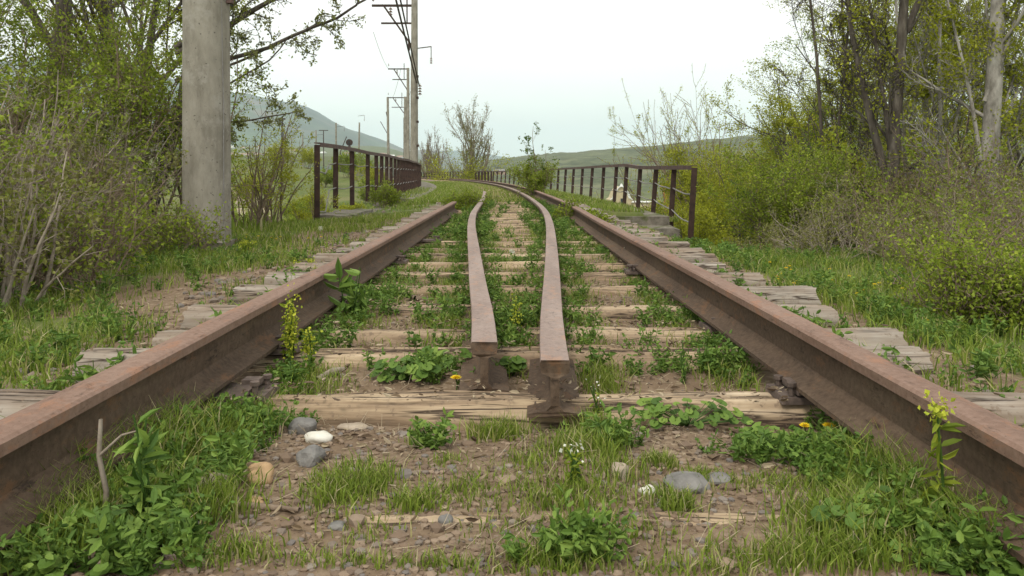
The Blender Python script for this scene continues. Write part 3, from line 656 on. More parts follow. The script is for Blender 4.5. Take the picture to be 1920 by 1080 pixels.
# signal
x, y, z = P(655, 298, 100); gz = tz(x, y)
t = thing('railway_signal', 'small round-headed railway signal on a post beyond the left railing', 'signal', (x, y, gz)); top = P(655, 267, 100)[2] - gz
mb = MB(); mb.cyl((0, 0, -.3), (0, 0, top), .08, .08, 8); mb.build('post', M['wire'], t)
mb = MB(); mb.cyl((0, -.12, top), (0, .12, top), .42, .42, 20); o = mb.build('signal_head', M['iron_dark'], t)
mb = MB(); mb.cyl((0, -.30, top + .12), (0, -.17, top + .12), .12, .12, 12); mb.cyl((0, -.30, top - .16), (0, -.17, top - .16), .12, .12, 12); mb.build('lens', M['window'], o)
mb = MB(); mb.box((0, 0, top - .55), (.34, .3, .2)); mb.build('bracket', M['wire'], t)
# small inclined mast left of the signal
x, y, z = P(638, 285, 120); gz = tz(x, y)
t = thing('barrier_boom', 'slanting raised boom sticking up behind the second railing post', 'barrier', (x, y, gz))
mb = MB(); mb.beam((0, 0, P(638, 285, 120)[2] - gz), (1.0, 0, P(650, 256, 120)[2] - gz), .12, .12); mb.build('boom', M['wire'], t)
mb = MB(); mb.cyl((0, 0, -.2), (0, 0, P(638, 283, 120)[2] - gz), .09, .09, 8); mb.build('post', M['wire'], t)
# concrete stub between the railing posts
x, y, _ = tp(-3.2, 29, 0); o = rough_block((x, y, .35), (.22, .22, 1.0), 0, 6, None).build('concrete_post', M['concrete']); tag(o, 'short pale concrete post standing among the left railing posts', 'post')
# wires
def wire(label, p, q, sag, r, n=24, group='overhead wires'):
    p = np.array(p, float); q = np.array(q, float); pts = []
    for i in range(n + 1):
        f = i / n; v = p * (1 - f) + q * f; v[2] -= sag * 4 * f * (1 - f); pts.append(tuple(v))
    mb = MB(); mb.path(pts, r, 5); o = mb.build('overhead_wire', M['wire']); return tag(o, label, 'wire', group)
pa = P(785, 158, 41.9)
wire('heavier twisted overhead wire slanting down to the tall pale pole, left strand', (npx - .05, npy, 10.0), (pa[0] - .12, pa[1], pa[2] + .1), .05, .040)
wire('heavier overhead wire slanting down to the tall pale pole, right strand', (npx + .18, npy, 10.1), (pa[0] + .03, pa[1], pa[2] - .1), .02, .034)
mb = MB(); insul(mb, (pa[0] + .08, pa[1] - .1, pa[2] - .05), 4, 1.3); tag(mb.build('insulator_string', M['porcelain']), 'dark insulator where the heavy wires meet the tall pale pole', 'insulator')
a1 = P(728, 128, 70); a0 = P(700, 60, 42)
wire('thin sagging overhead wire between the two upper bracket arms', a0, a1, .25, .012)
wire('thin overhead wire running from the middle bracket arm to the lowest one', P(752, 128, 70), P(737, 182, 77), .2, .012)
wire('thin overhead wire leaving the top of the tall pale pole for the distance', P(783, 90, 42), P(765, 185, 76), .5, .012)

# ------------------------------------------------------------------ buildings
def house(name, label, x, y, w_, d_, h_, rh, wall, roofm, rz=0, nwin=2, z=None, chimney=False):
    z = tz(x, y) - .3 if z is None else z
    t = thing(name, label, 'house', (x, y, z), rz)
    mb = MB(); mb.box((0, 0, h_ / 2), (w_, d_, h_)); wl = mb.build('wall', wall, t)
    mb = MB(); e = .4; W = w_ / 2 + e; D = d_ / 2 + e
    v = [(-W, -D, h_ + .01), (W, -D, h_ + .01), (W, D, h_ + .01), (-W, D, h_ + .01), (-W, 0, h_ + rh), (W, 0, h_ + rh)]
    mb.add(v, [[0, 4, 3], [1, 2, 5]], [[0, 1, 5, 4], [2, 3, 4, 5], [0, 3, 2, 1]]); mb.build('roof', roofm, t)
    for k in range(nwin):
        mb = MB(); xx = -w_ / 2 + w_ * (k + .5) / nwin; mb.box((xx, -d_ / 2 - .01, h_ * .58), (min(1.0, w_ / nwin * .45), .08, 1.1)); mb.build('window', M['window'], t)
    return t
# village at the foot of the mountain
rv = random.Random(3); k = 0
for (px0, px1, n, D0, yy) in ((432, 470, 6, 900, 289), (470, 560, 12, 1050, 284), (560, 640, 8, 1150, 287), (640, 760, 9, 1000, 293), (430, 520, 6, 1400, 279)):
    for i in range(n):
        px = px0 + (px1 - px0) * (i + rv.random() * .8) / n; D = D0 + rv.uniform(-70, 70); x = (px - 960) / F * D
        zt = P(px, yy + rv.uniform(-5, 8), D)[2]
        ww = rv.uniform(4, 8.5); hh = rv.uniform(2.4, 3.6)
        t = house('village_house', 'small pale house in the distant village at the foot of the mountain', x, D, ww, rv.uniform(7, 9), hh, 1.8, M['white_paint'], M['roof'] if rv.random() < .75 else M['white_paint'], rv.uniform(-.5, .5), 2, zt - hh)
        t['group'] = 'distant village houses'; k += 1
# village ground terrace so that the houses stand on something
G = []
for Y in np.linspace(520, 1700, 26):
    G.append([( (px - 960) / F * Y, Y, float(np.interp(Y, [520, 800, 1050, 1400, 1700], [12, 19, 27, 44, 62])) * float(ss(880, 700, px)) - (70 if px > 900 else 0) - 6 * (Y < 560)) for px in np.linspace(-900, 930, 80)])
mb = MB(); mb.sheet(np.array(G)); mb.build('foothill', M['ground'], smooth=True, kind='structure', extra={'soil': np.zeros(26 * 80), 'hill': np.full(26 * 80, .6)})

# chapel-like cream building right of the bridge, orange steel platform, shed
x, y, z = P(1165, 392, 190); W = 5.4
t = thing('cream_building', 'cream building with a rounded gable and white finial seen through the right railing', 'building', (x, y, z - 6))
mb = MB(); prof = [(-W / 2, 0), (W / 2, 0), (W / 2, 8.2), (W * .38, 8.6), (W * .27, 10.2), (W * .12, 11.2), (0, 11.5), (-W * .12, 11.2), (-W * .27, 10.2), (-W * .38, 8.6), (-W / 2, 8.2)]
n = len(prof); v = [(a, 0, b) for a, b in prof] + [(a, 9, b) for a, b in prof] + [(0, 0, 4), (0, 9, 4)]
mb.add(v, [[2 * n, i, (i + 1) % n] for i in range(n)] + [[2 * n + 1, n + (i + 1) % n, n + i] for i in range(n)], [[i, n + i, n + (i + 1) % n, (i + 1) % n] for i in range(n)])
mb.build('wall', M['wall_cream'], t)
mb = MB(); 
for i in range(2, 10): mb.beam((prof[i][0], -.1, prof[i][1] + .12), (prof[i + 1 if i < 10 else 10][0], -.1, prof[i + 1][1] + .12), .5, .22)
mb.build('gable_trim', M['white_paint'], t)
mb = MB(); mb.cyl((0, 0, 11.5), (0, 0, 12.2), .5, .15, 8); mb.build('finial', M['white_paint'], t)
mb = MB(); mb.box((.3, -.06, 7.4), (1.0, .1, 2.4)); mb.build('window', M['window'], t)
mb = MB(); mb.box((W / 2 + 3.2, 2, 3.8), (6.3, 5, 7.6)); mb.build('side_wing', M['wall_cream'], t)
mb = MB(); mb.box((W / 2 + 3.2, 2, 7.72), (6.9, 5.6, .22)); mb.build('wing_roof', M['white_paint'], t)
x, y, z = P(1264, 392, 130)
t = thing('orange_gantry', 'orange painted steel gantry seen between the last posts of the right railing', 'gantry', (x, y, z - 4)); z2 = P(1264, 350, 130)[2] - (z - 4)
mb = MB()
for sx in (-1.3, 1.3):
    for sy in (0, 2): mb.beam((sx * .8, sy, 0), (sx, sy, z2), .22, .22)
mb.build('frame', M['orange'], t)
mb = MB(); mb.beam((-2.0, 0, z2), (2.0, 0, z2), .3, .35); mb.beam((-2.0, 2, z2), (2.0, 2, z2), .3, .35); mb.build('top_beam', M['orange'], t)
mb = MB(); mb.beam((-1.2, 0, z2 - .3), (0, 0, z2 - 2.6), .16, .16); mb.beam((1.2, 0, z2 - .3), (0, 0, z2 - 2.6), .16, .16); mb.beam((-1.2, 0, z2 - 2.6), (1.2, 0, z2 - 2.6), .2, .2); mb.box((0, 1, z2 - 1.9), (2.0, 1.6, 1.6)); mb.build('hopper', M['orange'], t)
x, y, z = P(1290, 398, 118); house('shed', 'low white shed below the orange gantry', x, y, 5, 4, 3.0, .7, M['white_paint'], M['white_paint'], .2, 1, z - 3.2)
x, y, z = P(936, 318, 420); house('barn', 'tiny grey roofed barn on the far slope above the distant railing', x, y, 6, 5, 1.9, 1.0, M['roof'], M['galv'], .1, 2, z - 2.6)
x, y, z = P(926, 300, 700); gz = z - 2
t = thing('radio_mast', 'faint thin mast on the distant ridge right of the bushy tree', 'mast', (x, y, gz)); H = P(926, 277, 700)[2] - gz
mb = MB()
for k in range(3):
    a = k * 2.1; mb.beam((math.cos(a) * .6, math.sin(a) * .6, 0), (math.cos(a) * .12, math.sin(a) * .12, H), .12, .12)
for k in range(12):
    zz = H * k / 12; s_ = .6 - .48 * k / 12; mb.beam((-s_, 0, zz), (s_, 0, zz + H / 14), .07, .07)
mb.build('lattice', M['galv'], t)

# ------------------------------------------------------------------ plants: generator
def vnorm(v): l = math.sqrt(v[0] ** 2 + v[1] ** 2 + v[2] ** 2) or 1; return (v[0] / l, v[1] / l, v[2] / l)
def perp(rs_, d):
    while True:
        a = (rs_.gauss(0, 1), rs_.gauss(0, 1), rs_.gauss(0, 1)); k = a[0] * d[0] + a[1] * d[1] + a[2] * d[2]
        b = (a[0] - k * d[0], a[1] - k * d[1], a[2] - k * d[2])
        if abs(b[0]) + abs(b[1]) + abs(b[2]) > .1: return vnorm(b)
def grow(rs_, p, d, L, r, lv, S, segs, tips):
    n = S['n'][lv]; step = L / n; mx = len(S['n']) - 1; tp_ = S.get('taper', .35)
    r0 = r
    for i in range(n):
        wv = S['wob'][lv]; u = S['up'][lv]
        d = vnorm((d[0] + rs_.gauss(0, wv), d[1] + rs_.gauss(0, wv), d[2] + rs_.gauss(0, wv) + u))
        q = (p[0] + d[0] * step, p[1] + d[1] * step, p[2] + d[2] * step); r1 = r0 * (1 - (1 - tp_) * (i + 1) / n)
        segs.append((*p, *q, r, r1, lv))
        if lv < mx and i >= S['start'][lv] * n - 1e-6:
            k = S['kids'][lv]; kk = int(k) + (1 if rs_.random() < k - int(k) else 0)
            for _ in range(kk):
                a = R(rs_.gauss(S['ang'][lv], 9)); pv = perp(rs_, d)
                cd = vnorm([d[j] * math.cos(a) + pv[j] * math.sin(a) for j in range(3)])
                f = rs_.random(); cp = tuple(p[j] + (q[j] - p[j]) * f for j in range(3))
                grow(rs_, cp, cd, L * S['ratio'][lv] * (1 - .45 * i / n) * rs_.uniform(.7, 1.25), r1 * S['rr'][lv], lv + 1, S, segs, tips)
        if lv >= S.get('leaflv', mx): tips.append((*p, *q))
        p, r = q, r1
def leaves_np(mb, pos, size, rng, flat=0.0, asp=.55, m=0, rnd=None, fine=False):
    """pointed folded leaves; pos (n,3) base points"""
    n = len(pos)
    if n == 0: return
    d = rng.normal(size=(n, 3)); d[:, 2] *= (1 - flat); d[:, 2] += .15; d /= np.linalg.norm(d, axis=1, keepdims=True)
    r = rng.normal(size=(n, 3)); x = np.cross(d, r); x /= np.linalg.norm(x, axis=1, keepdims=True) + 1e-9
    nn = np.cross(x, d)
    s = (size * rng.uniform(.6, 1.3, n))[:, None]
    mid = pos + d * s * .5; a = pos; b = pos + d * s
    l = mid + x * s * asp * .5 + nn * s * .12; rr_ = mid - x * s * asp * .5 + nn * s * .12
    if fine:
        dr = nn * s * rng.uniform(-.25, .05, n)[:, None]; up_ = nn * s * .08
        l1 = pos + d * s * .28 + x * s * asp * .42 + up_; l2 = pos + d * s * .68 + x * s * asp * .40 + up_ + dr * .4; b = b + dr
        r1 = pos + d * s * .28 - x * s * asp * .42 + up_; r2 = pos + d * s * .68 - x * s * asp * .40 + up_ + dr * .4
        V = np.stack([a, l1, l2, b, r2, r1], 1).reshape(-1, 3); k = np.arange(n)[:, None] * 6
        mb.add(V, None, np.concatenate([np.concatenate([k, k + 1, k + 2, k + 3], 1), np.concatenate([k, k + 3, k + 4, k + 5], 1)]), np.repeat(rng.random(n) if rnd is None else rnd, 6), m); return
    V = np.stack([a, l, b, rr_], 1).reshape(-1, 3); k = np.arange(n)[:, None] * 4
    Q = np.concatenate([k, k + 1, k + 2, k + 3], 1)
    av = rng.random(n) if rnd is None else rnd
    mb.add(V, None, Q, np.repeat(av, 4), m)
def plant(S, seed, leaf, nleaf, lsize, spread, leaf_mat, bark_mat, name, parent, clump=.5, stems=None, crown_name='crown', trunk_name='trunk', flat=0.0):
    rs_ = random.Random(seed); rng = np.random.default_rng(seed); segs = []; tips = []
    if stems is None: stems = [((0, 0, 0), (0, 0, 1), S['L'], S['r'])]
    for p, d, L, r in stems: grow(rs_, p, vnorm(d), L, r, 0, S, segs, tips)
    if len(stems) > 1 and all(st_[0][2] < 0 for st_ in stems):
        for st_ in stems: segs.append((0, 0, -.22, *st_[0], st_[3] * 1.2, st_[3], 1))
    A = np.array(segs); mb = MB()
    big = A[A[:, 8] == 0]; sm = A[A[:, 8] > 0]
    mb.tubes(big[:, :8], 8)
    if len(sm):
        mid = sm[sm[:, 8] <= 1]; lo = sm[sm[:, 8] > 1]
        mb.tubes(mid[:, :8], 5)
        if len(lo): mb.tubes(np.concatenate([lo[:, :6], np.maximum(lo[:, 6:8], S.get('rmin', .003))], 1), 3)
    tr = mb.build(trunk_name, bark_mat, parent, smooth=True)
    if leaf and nleaf:
        T = np.array(tips); n = int(nleaf)
        wts = rng.random(len(T)) ** (1 / max(.05, 1 - clump)); wts = rng.pareto(2.0, len(T)) * clump + (1 - clump); wts /= wts.sum()
        idx = rng.choice(len(T), n, p=wts); f = rng.random((n, 1)); pos = T[idx, :3] * (1 - f) + T[idx, 3:6] * f + rng.normal(size=(n, 3)) * spread
        # clumped tone: neighbouring twigs share a tone, some light and some dark
        cl = rng.random(len(T)); av = np.clip(cl[idx] * .6 + rng.random(n) * .4, 0, 1)
        mb = MB(); leaves_np(mb, pos, lsize, rng, flat, .6, 0, av); mb.build(crown_name, leaf_mat, parent)
    return tr

S_TREE = dict(n=[9, 6, 5, 4], wob=[.07, .12, .16, .2], up=[.02, .06, .05, .03], start=[.3, .2, .1], kids=[1.6, 1.5, 1.5], ang=[42, 45, 45], ratio=[.62, .5, .5], rr=[.62, .6, .55], L=6, r=.11, rmin=.004)
S_SHRUB = dict(n=[7, 5, 4], wob=[.12, .17, .22], up=[.04, .03, .02], start=[.15, .1], kids=[1.6, 1.5], ang=[38, 45], ratio=[.55, .5], rr=[.6, .6], L=2, r=.018, rmin=.0022, taper=.3)
S_CANE = dict(n=[9, 4, 3], wob=[.07, .16, .2], up=[-.015, .02, .0], start=[.35, .3], kids=[.8, .7], ang=[40, 45], ratio=[.32, .4], rr=[.55, .6], L=2, r=.012, rmin=.0018, taper=.3)
S_BROOM2 = dict(n=[8, 8, 5], wob=[.04, .07, .12], up=[.02, .12, .10], start=[.10, .15], kids=[3.6, 2.0], ang=[32, 26], ratio=[.66, .35], rr=[.6, .5], L=5, r=.12, rmin=.016, taper=.3)
S_CANE2 = dict(S_CANE, n=[10, 6, 4], wob=[.15, .22, .26], kids=[1.3, 1.0], ratio=[.42, .45], r=.008, rmin=.0016)
S_BROOM = dict(n=[8, 7, 4], wob=[.05, .08, .12], up=[.02, .12, .08], start=[.2, .15], kids=[2.2, 1.5], ang=[38, 32], ratio=[.85, .4], rr=[.6, .5], L=5, r=.12, rmin=.008, taper=.3)

def cluster_stems(seed, n, rad, L, r, lean=.35):
    rs_ = random.Random(seed); out_ = []
    for i in range(n):
        a = rs_.uniform(0, 6.283); q = rad * math.sqrt(rs_.random())
        out_.append(((q * math.cos(a), q * math.sin(a), -.15), (rs_.gauss(0, lean) + .5 * lean * math.cos(a), rs_.gauss(0, lean) + .5 * lean * math.sin(a), 1), L * rs_.uniform(.65, 1.15), r * rs_.uniform(.7, 1.2)))
    return out_
def add_tree(label, x, y, h, S, seed, leaf, nleaf, lsize, bark='bark', lean=(0, 0), name='tree', clump=.5, group=None, spread=.05, z=None, stems=None, r=None, cat=None):
    z = tz(x, y) - .05 if z is None else z
    t = thing(name, label, cat or ('shrub' if name in ('shrub', 'bush') else 'tree'), (x, y, z), 0, group)
    S = dict(S); k = h / S['L'] / 1.25
    if stems is None: stems = [((0, 0, -.3), (lean[0], lean[1], 1), S['L'] * k, r or S['r'] * k ** .8)]
    plant(S, seed, leaf, nleaf, lsize, spread, M[leaf] if leaf else None, M[bark], name, t, clump, stems)
    return t

# --- right side woodland
S_LIMB = dict(S_TREE, n=[10, 6, 5, 4], wob=[.022, .12, .16, .2], up=[.01, .08, .06, .04], start=[.15, .2, .1], kids=[2.2, 1.4, 1.4], ratio=[.20, .55, .5], rr=[.32, .6, .55])
def limbs(x0, y0, z0, L):
    r_ = []
    for (a, b, ra) in L:
        d = tuple(b[i] - a[i] for i in range(3)); r_.append(((a[0] - x0, a[1] - y0, a[2] - z0), d, math.sqrt(sum(v * v for v in d)), ra))
    return r_
def limb_tree(label, base, L, seed, leaf, nleaf, ls, bark, clump=.5, S=S_LIMB):
    x, y, _ = P(*base); z = tz(x, y) - .1; L2 = [(P(*a), P(*b), r_) for a, b, r_ in L]; L2[0] = ((x, y, z - .3), L2[0][1], L2[0][2])
    t = thing('tree', label, 'tree', (x, y, z)); plant(S, seed, leaf, nleaf, ls, .05, M[leaf], M[bark], 'tree', t, clump, limbs(x, y, z, L2)); return t
limb_tree('big forked bare-topped tree rising out of the right thicket, trunk splitting low', (1650, 480, 10.6),
  [((1650, 480, 10.6), (1740, -300, 10.5), .11), ((1664, 345, 10.6), (1555, -120, 10.8), .062), ((1672, 300, 10.6), (1625, -60, 10.2), .04), ((1650, 400, 10.6), (1560, 270, 10.4), .05), ((1700, 60, 10.5), (1800, -200, 10.8), .05)], 101, 'leaf_yellow', 4200, .045, 'bark', .7)
limb_tree('pale-barked poplar with a thick straight trunk near the right edge', (1828, 480, 9.8),
  [((1828, 480, 9.8), (1890, -620, 9.8), .135), ((1838, 300, 9.8), (1790, -60, 9.9), .028), ((1846, 190, 9.8), (1960, -60, 9.6), .03), ((1835, 330, 9.8), (1920, 90, 10), .024)], 102, 'leaf_yellow', 7000, .045, 'bark_pale', .6)
limb_tree('slim pale-trunked tree between the forked tree and the poplar', (1752, 460, 12.2),
  [((1752, 460, 12.2), (1745, -200, 12.2), .075), ((1745, 250, 12.2), (1700, -20, 12.4), .026), ((1748, 280, 12.2), (1810, 0, 12), .024)], 103, 'leaf_yellow', 13000, .05, 'bark_pale', .5)
for k_, (px, Y, tx_, bk, lab_) in enumerate([(1572, 11.5, 1548, 'bark', 'left of the forked tree'), (1612, 12.5, 1622, 'bark', 'just left of the forked trunk'), (1705, 11.6, 1722, 'bark_pale', 'right of the forked trunk'), (1788, 10.8, 1800, 'bark_pale', 'left of the pale poplar'), (1812, 12.8, 1835, 'bark', 'touching the pale poplar'), (1905, 10.6, 1890, 'bark_pale', 'at the right edge')]):
    limb_tree('thin upright half-bare tree in the right thicket, ' + lab_, (px, 480, Y), [((px, 480, Y), (tx_, -160 if k_ < 6 else 60, Y), .042), ((px, 330, Y), (px - (60 if k_ else 20), 40, Y), .02), ((px, 250, Y), (px + 35, 0, Y), .018)], 130 + k_, 'leaf_yellow', 1800, .045, bk, .6)
plant_list = [
 # label, x, y, height, S, seed, leaf, nleaf, lsize, bark, lean, clump
 ('slender tree with thin leafy sprays at the left end of the right thicket', 4.45, 11.4, 3.9, S_TREE, 104, 'leaf_mid', 3200, .045, 'bark', (-.04, 0), .8),
 ('leafy yellow-green tree behind the slender tree of the right thicket', 6.7, 14.2, 5.2, S_TREE, 105, 'leaf_yellow', 22000, .06, 'bark', (.0, 0), .4),
 ('dense yellow-green tree behind the pale poplar', 9.0, 13.5, 6.2, S_TREE, 106, 'leaf_yellow', 20000, .065, 'bark', (0, 0), .4),
 ('tall green tree at the back of the right thicket', 9.9, 17.5, 7, S_TREE, 107, 'leaf_yellow', 16000, .06, 'bark', (0, 0), .4),
 ('tall bare-topped tree at the right edge of the thicket', 8.4, 11.0, 6.5, S_TREE, 108, 'leaf_yellow', 6000, .05, 'bark', (.05, 0), .5),
 ('bushy yellow-green tree low behind the right thicket', 9.0, 19.5, 6.2, S_TREE, 109, 'leaf_yellow', 24000, .06, 'bark', (0, 0), .4),
]
for a in plant_list: add_tree(a[0], a[1], a[2], a[3], a[4], a[5], a[6], a[7], a[8], a[9], a[10], clump=a[11])
# valley trees right (rounded fresh green)
rv = random.Random(8)
vt = [(1330, 27, .9, 'leaf_yellow'), (1375, 33, .9, 'leaf_yellow'), (1400, 24, .9, 'leaf_yellow'), (1440, 38, 1.8, 'leaf_yellow'), (1480, 30, 2.8, 'leaf_mid'), (1530, 26, 4.0, 'leaf_yellow'), (1350, 50, .6, 'leaf_yellow'), (1420, 55, 1.6, 'leaf_yellow'), (1600, 30, 6.5, 'leaf_yellow'), (1700, 28, 7.5, 'leaf_mid'), (1800, 26, 8.5, 'leaf_yellow'), (1900, 25, 8.0, 'leaf_mid'), (1240, 36, -.9, 'leaf_yellow'), (1290, 31, -.3, 'leaf_yellow'), (1325, 21, -.5, 'leaf_yellow')]
for i, (px, Y, ztop, lf) in enumerate(vt):
    x = (px - 960) / F * Y; z = tz(x, Y); h = max(3.0, (ztop + CAMZ - z))
    S = dict(S_TREE); S['start'] = [.12, .1, .1]; S['ratio'] = [.6, .5, .5]; S['kids'] = [2.0, 1.6, 1.4]
    pos = ['leftmost', 'second from the left', 'third from the left', 'fourth from the left'][0]
    add_tree('rounded fresh green valley tree, ' + ['beside the railing end', 'behind the railing end', 'just right of the railing end', 'below the hill skyline', 'left of the dark bush', 'above the dark bush', 'far behind the railing end', 'touching the skyline', 'behind the forked tree', 'behind the pale poplar', 'behind the right edge trees', 'at the right edge', 'below the cream building', 'in front of the orange gantry', 'low at the last railing post'][i], x, Y, h, S, 200 + i, lf, 20000 if Y < 35 else 14000, .07 if Y < 35 else .10, 'bark', spread=.10, clump=.35, z=z)
# broom-like half bare trees behind the right railing
for lab, px, Y, top, seed, nl in (('half-bare upright tree behind the right railing, tallest of the three there', 1300, 30, 190, 301, 7000), ('bare spreading tree right of the half-bare upright one', 1345, 27, 225, 302, 1500), ('leafless small tree left of the half-bare upright one', 1262, 33, 235, 303, 900)):
    x, y, zt = P(px, top, Y); z = tz(x, Y); add_tree(lab, x, Y, zt - z, S_BROOM, seed, 'leaf_yellow', nl, .05, 'twig', spread=.05, clump=.8, z=z, r=.08)
# far trees at the end of the bridge
for lab, px, Y, top, seed, nl, hh in (('broom-shaped half-bare tree standing behind the far railing at the bend', 880, 72, 203, 311, 7000, 1), ('purplish leafless tree left of the broom-shaped one', 820, 100, 258, 312, 900, 1), ('small leafless tree at the far left end of the distant railing', 806, 118, 262, 313, 700, 1)):
    x, y, zt = P(px, top, Y); z = max(tz(x, Y), -4); add_tree(lab, x, Y, zt - z, S_BROOM2, seed, 'leaf_olive', nl, .10, 'twig_dry' if seed == 311 else 'twig', spread=.12, clump=.6, z=z, r=.20)
# bushes at the foot of the far trees
def bush(label, x, y, h, wdt, seed, leaf='leaf_mid', nleaf=9000, ls=.05, bark='twig', nst=9, name='shrub', S=S_SHRUB, z=None, clump=.4, group=None, spread=.04, lean=.35, dense=True):
    z = tz(x, y) if z is None else z
    t = thing(name, label, 'shrub', (x, y, z), 0, group); S2 = dict(S); L = h * .95
    st = cluster_stems(seed, nst, wdt * .3, L, (.006 + h * .006) * (.7 if S is S_CANE2 else 1), lean)
    plant(S2, seed, True, nleaf, ls, spread, M[leaf], M[bark], name, t, clump, st, 'foliage', 'stems'); return t
for i, (px, Y, h, w_, lf) in enumerate([(880, 71, 5.4, 3, 'leaf_yellow'), (812, 104, 3.4, 5, 'leaf_yellow'), (835, 110, 2.8, 5, 'leaf_yellow'), (1010, 150, 5.5, 7, 'leaf_yellow'), (965, 170, 4.5, 7, 'leaf_olive'), (1050, 120, 5, 7, 'leaf_olive')]):
    x = (px - 960) / F * Y; bush('yellow-green bush ' + ['at the foot of the broom-shaped tree', 'at the foot of the purplish leafless tree', 'between the two far leafless trees', 'on the slope behind the small tree on the track', 'on the slope right of the tiny barn', 'on the slope behind the right railing'][i], x, Y, h, w_, 320 + i, lf, 7000, .14, nst=14, spread=.15, z=max(tz(x, Y), -3.2) if i < 3 else None)

# --- right side shrubs near
bush('green dense bush between the railing end and the right thicket', 3.5, 10.0, 1.35, 1.1, 401, 'leaf_mid', 20000, .032, nst=16, lean=.2, spread=.05)
bush('dark green upright bush beside the forked tree', 4.15, 10.6, 1.7, 1.1, 402, 'leaf_dark', 15000, .036, nst=12, lean=.2)
bush('low brownish olive bush at the foot of the dark green bush', 2.95, 9.0, .48, 1.2, 403, 'leaf_olive', 9000, .028, nst=22, clump=.2)
bush('bright green bush at the right edge, spreading beside the sleeper ends', 2.5, 3.9, .50, 1.0, 404, 'leaf_mid', 15000, .022, nst=34, lean=.3, clump=.6, spread=.045, z=-.2)
rt = [(3.2, 6.0), (3.8, 6.6), (3.3, 5.0), (4.2, 5.6), (3.9, 7.6), (4.7, 7.0), (4.6, 8.4), (3.6, 8.6), (5.2, 6.4), (2.9, 6.9)]
RL = ['beside the yellow flowers', 'behind the yellow flowers', 'behind the bright green edge bush', 'at the right edge above the bright bush', 'in front of the forked tree', 'in front of the pale poplar', 'at the foot of the forked tree', 'right of the olive bush', 'low at the right edge', 'nearest the sleeper ends']
for i, (x, y) in enumerate(rt):
    bush('tangled shrub with dry canes and sparse leaves, ' + RL[i], x, y, (.62 + .2 * (i % 3)) * (1 if y < 7.3 else 1.2), 1.1, 420 + i, 'leaf_olive' if i % 2 else 'leaf_mid', 2200, .026, 'twig_dry' if i % 2 else 'twig', 22, S=S_CANE2, clump=.7, lean=.6, group='tangled shrubs on the right', spread=.03)
for i, (x, y, h) in enumerate([(4.6, 9.6, 1.7), (5.4, 8.8, 1.9), (6.0, 9.6, 2.3), (5.3, 10.2, 2.2)]):
    bush('tall leafy shrub in the right thicket, ' + ['left of the forked trunk', 'in front of the slim pale trunk', 'under the pale poplar', 'right behind the forked trunk'][i], x, y, h, 1.6, 440 + i, 'leaf_mid' if i % 2 else 'leaf_olive', 4200, .04, nst=16, clump=.4)
# --- left side
lt = [(-2.95, 4.3, 1.0), (-2.95, 5.0, .9), (-3.3, 3.6, 1.15), (-3.5, 5.0, 1.3), (-3.35, 6.0, 1.1), (-3.15, 6.9, .6), (-4.0, 5.9, 1.6), (-3.9, 4.4, 1.5), (-4.7, 7.0, 1.9), (-4.1, 7.4, 1.5)]
LL = ['nearest one at the left edge', 'first wholly in view beside the rail', 'nearest the camera beyond the edge', 'behind the nearest one at the edge', 'midway between edge and concrete pole', 'smallest, left of the pole foot', 'second row at the left edge', 'low corner by the left edge', 'under the dark-trunked tree', 'back row left of the pole']
for i, (x, y, h) in enumerate(lt):
    bush('bramble-like shrub of grey-brown canes with fresh leaves, ' + LL[i], x, y, h, 1.0, 500 + i, 'leaf_mid' if i % 4 else 'leaf_olive', 2500, .034, 'twig' if i % 3 else 'twig_dry', 40, S=S_CANE2 if i % 2 else S_CANE, clump=.7, lean=.20, group='shrubs on the left', spread=.035)
for i, (x, y, h) in enumerate([(-4.9, 8.6, 2.6), (-5.8, 7.6, 3.0), (-4.5, 9.4, 2.3), (-6.4, 9.6, 3.8)]):
    bush('tall leafy green shrub in the left thicket, ' + ['behind the canes', 'at the left edge', 'just left of the concrete pole', 'at the back'][i], x, y, h, 1.8, 520 + i, 'leaf_mid', 14000, .042, nst=16, clump=.4)
add_tree('dark-trunked tree at the far left, trunk rising out of the picture', -6.05, 9.9, 9.5, S_TREE, 601, 'leaf_mid', 22000, .05, 'bark', (.02, 0), r=.14)
add_tree('second leafy tree left of the concrete pole, behind the thicket', -6.2, 13.0, 9.0, S_TREE, 602, 'leaf_yellow', 16000, .055, 'bark', (.0, 0))
add_tree('tree at the left edge with dense green crown', -8.6, 11.5, 9.5, S_TREE, 603, 'leaf_mid', 20000, .06, 'bark', (0, 0))
add_tree('slender half-leafy tree just left of the concrete pole', -5.8, 11.6, 6.5, S_TREE, 604, 'leaf_yellow', 7000, .05, 'bark', (.03, 0))
add_tree('background tree closing the gap in the left thicket', -9.5, 17.0, 10.0, S_TREE, 605, 'leaf_mid', 22000, .07, 'bark', (0, 0))
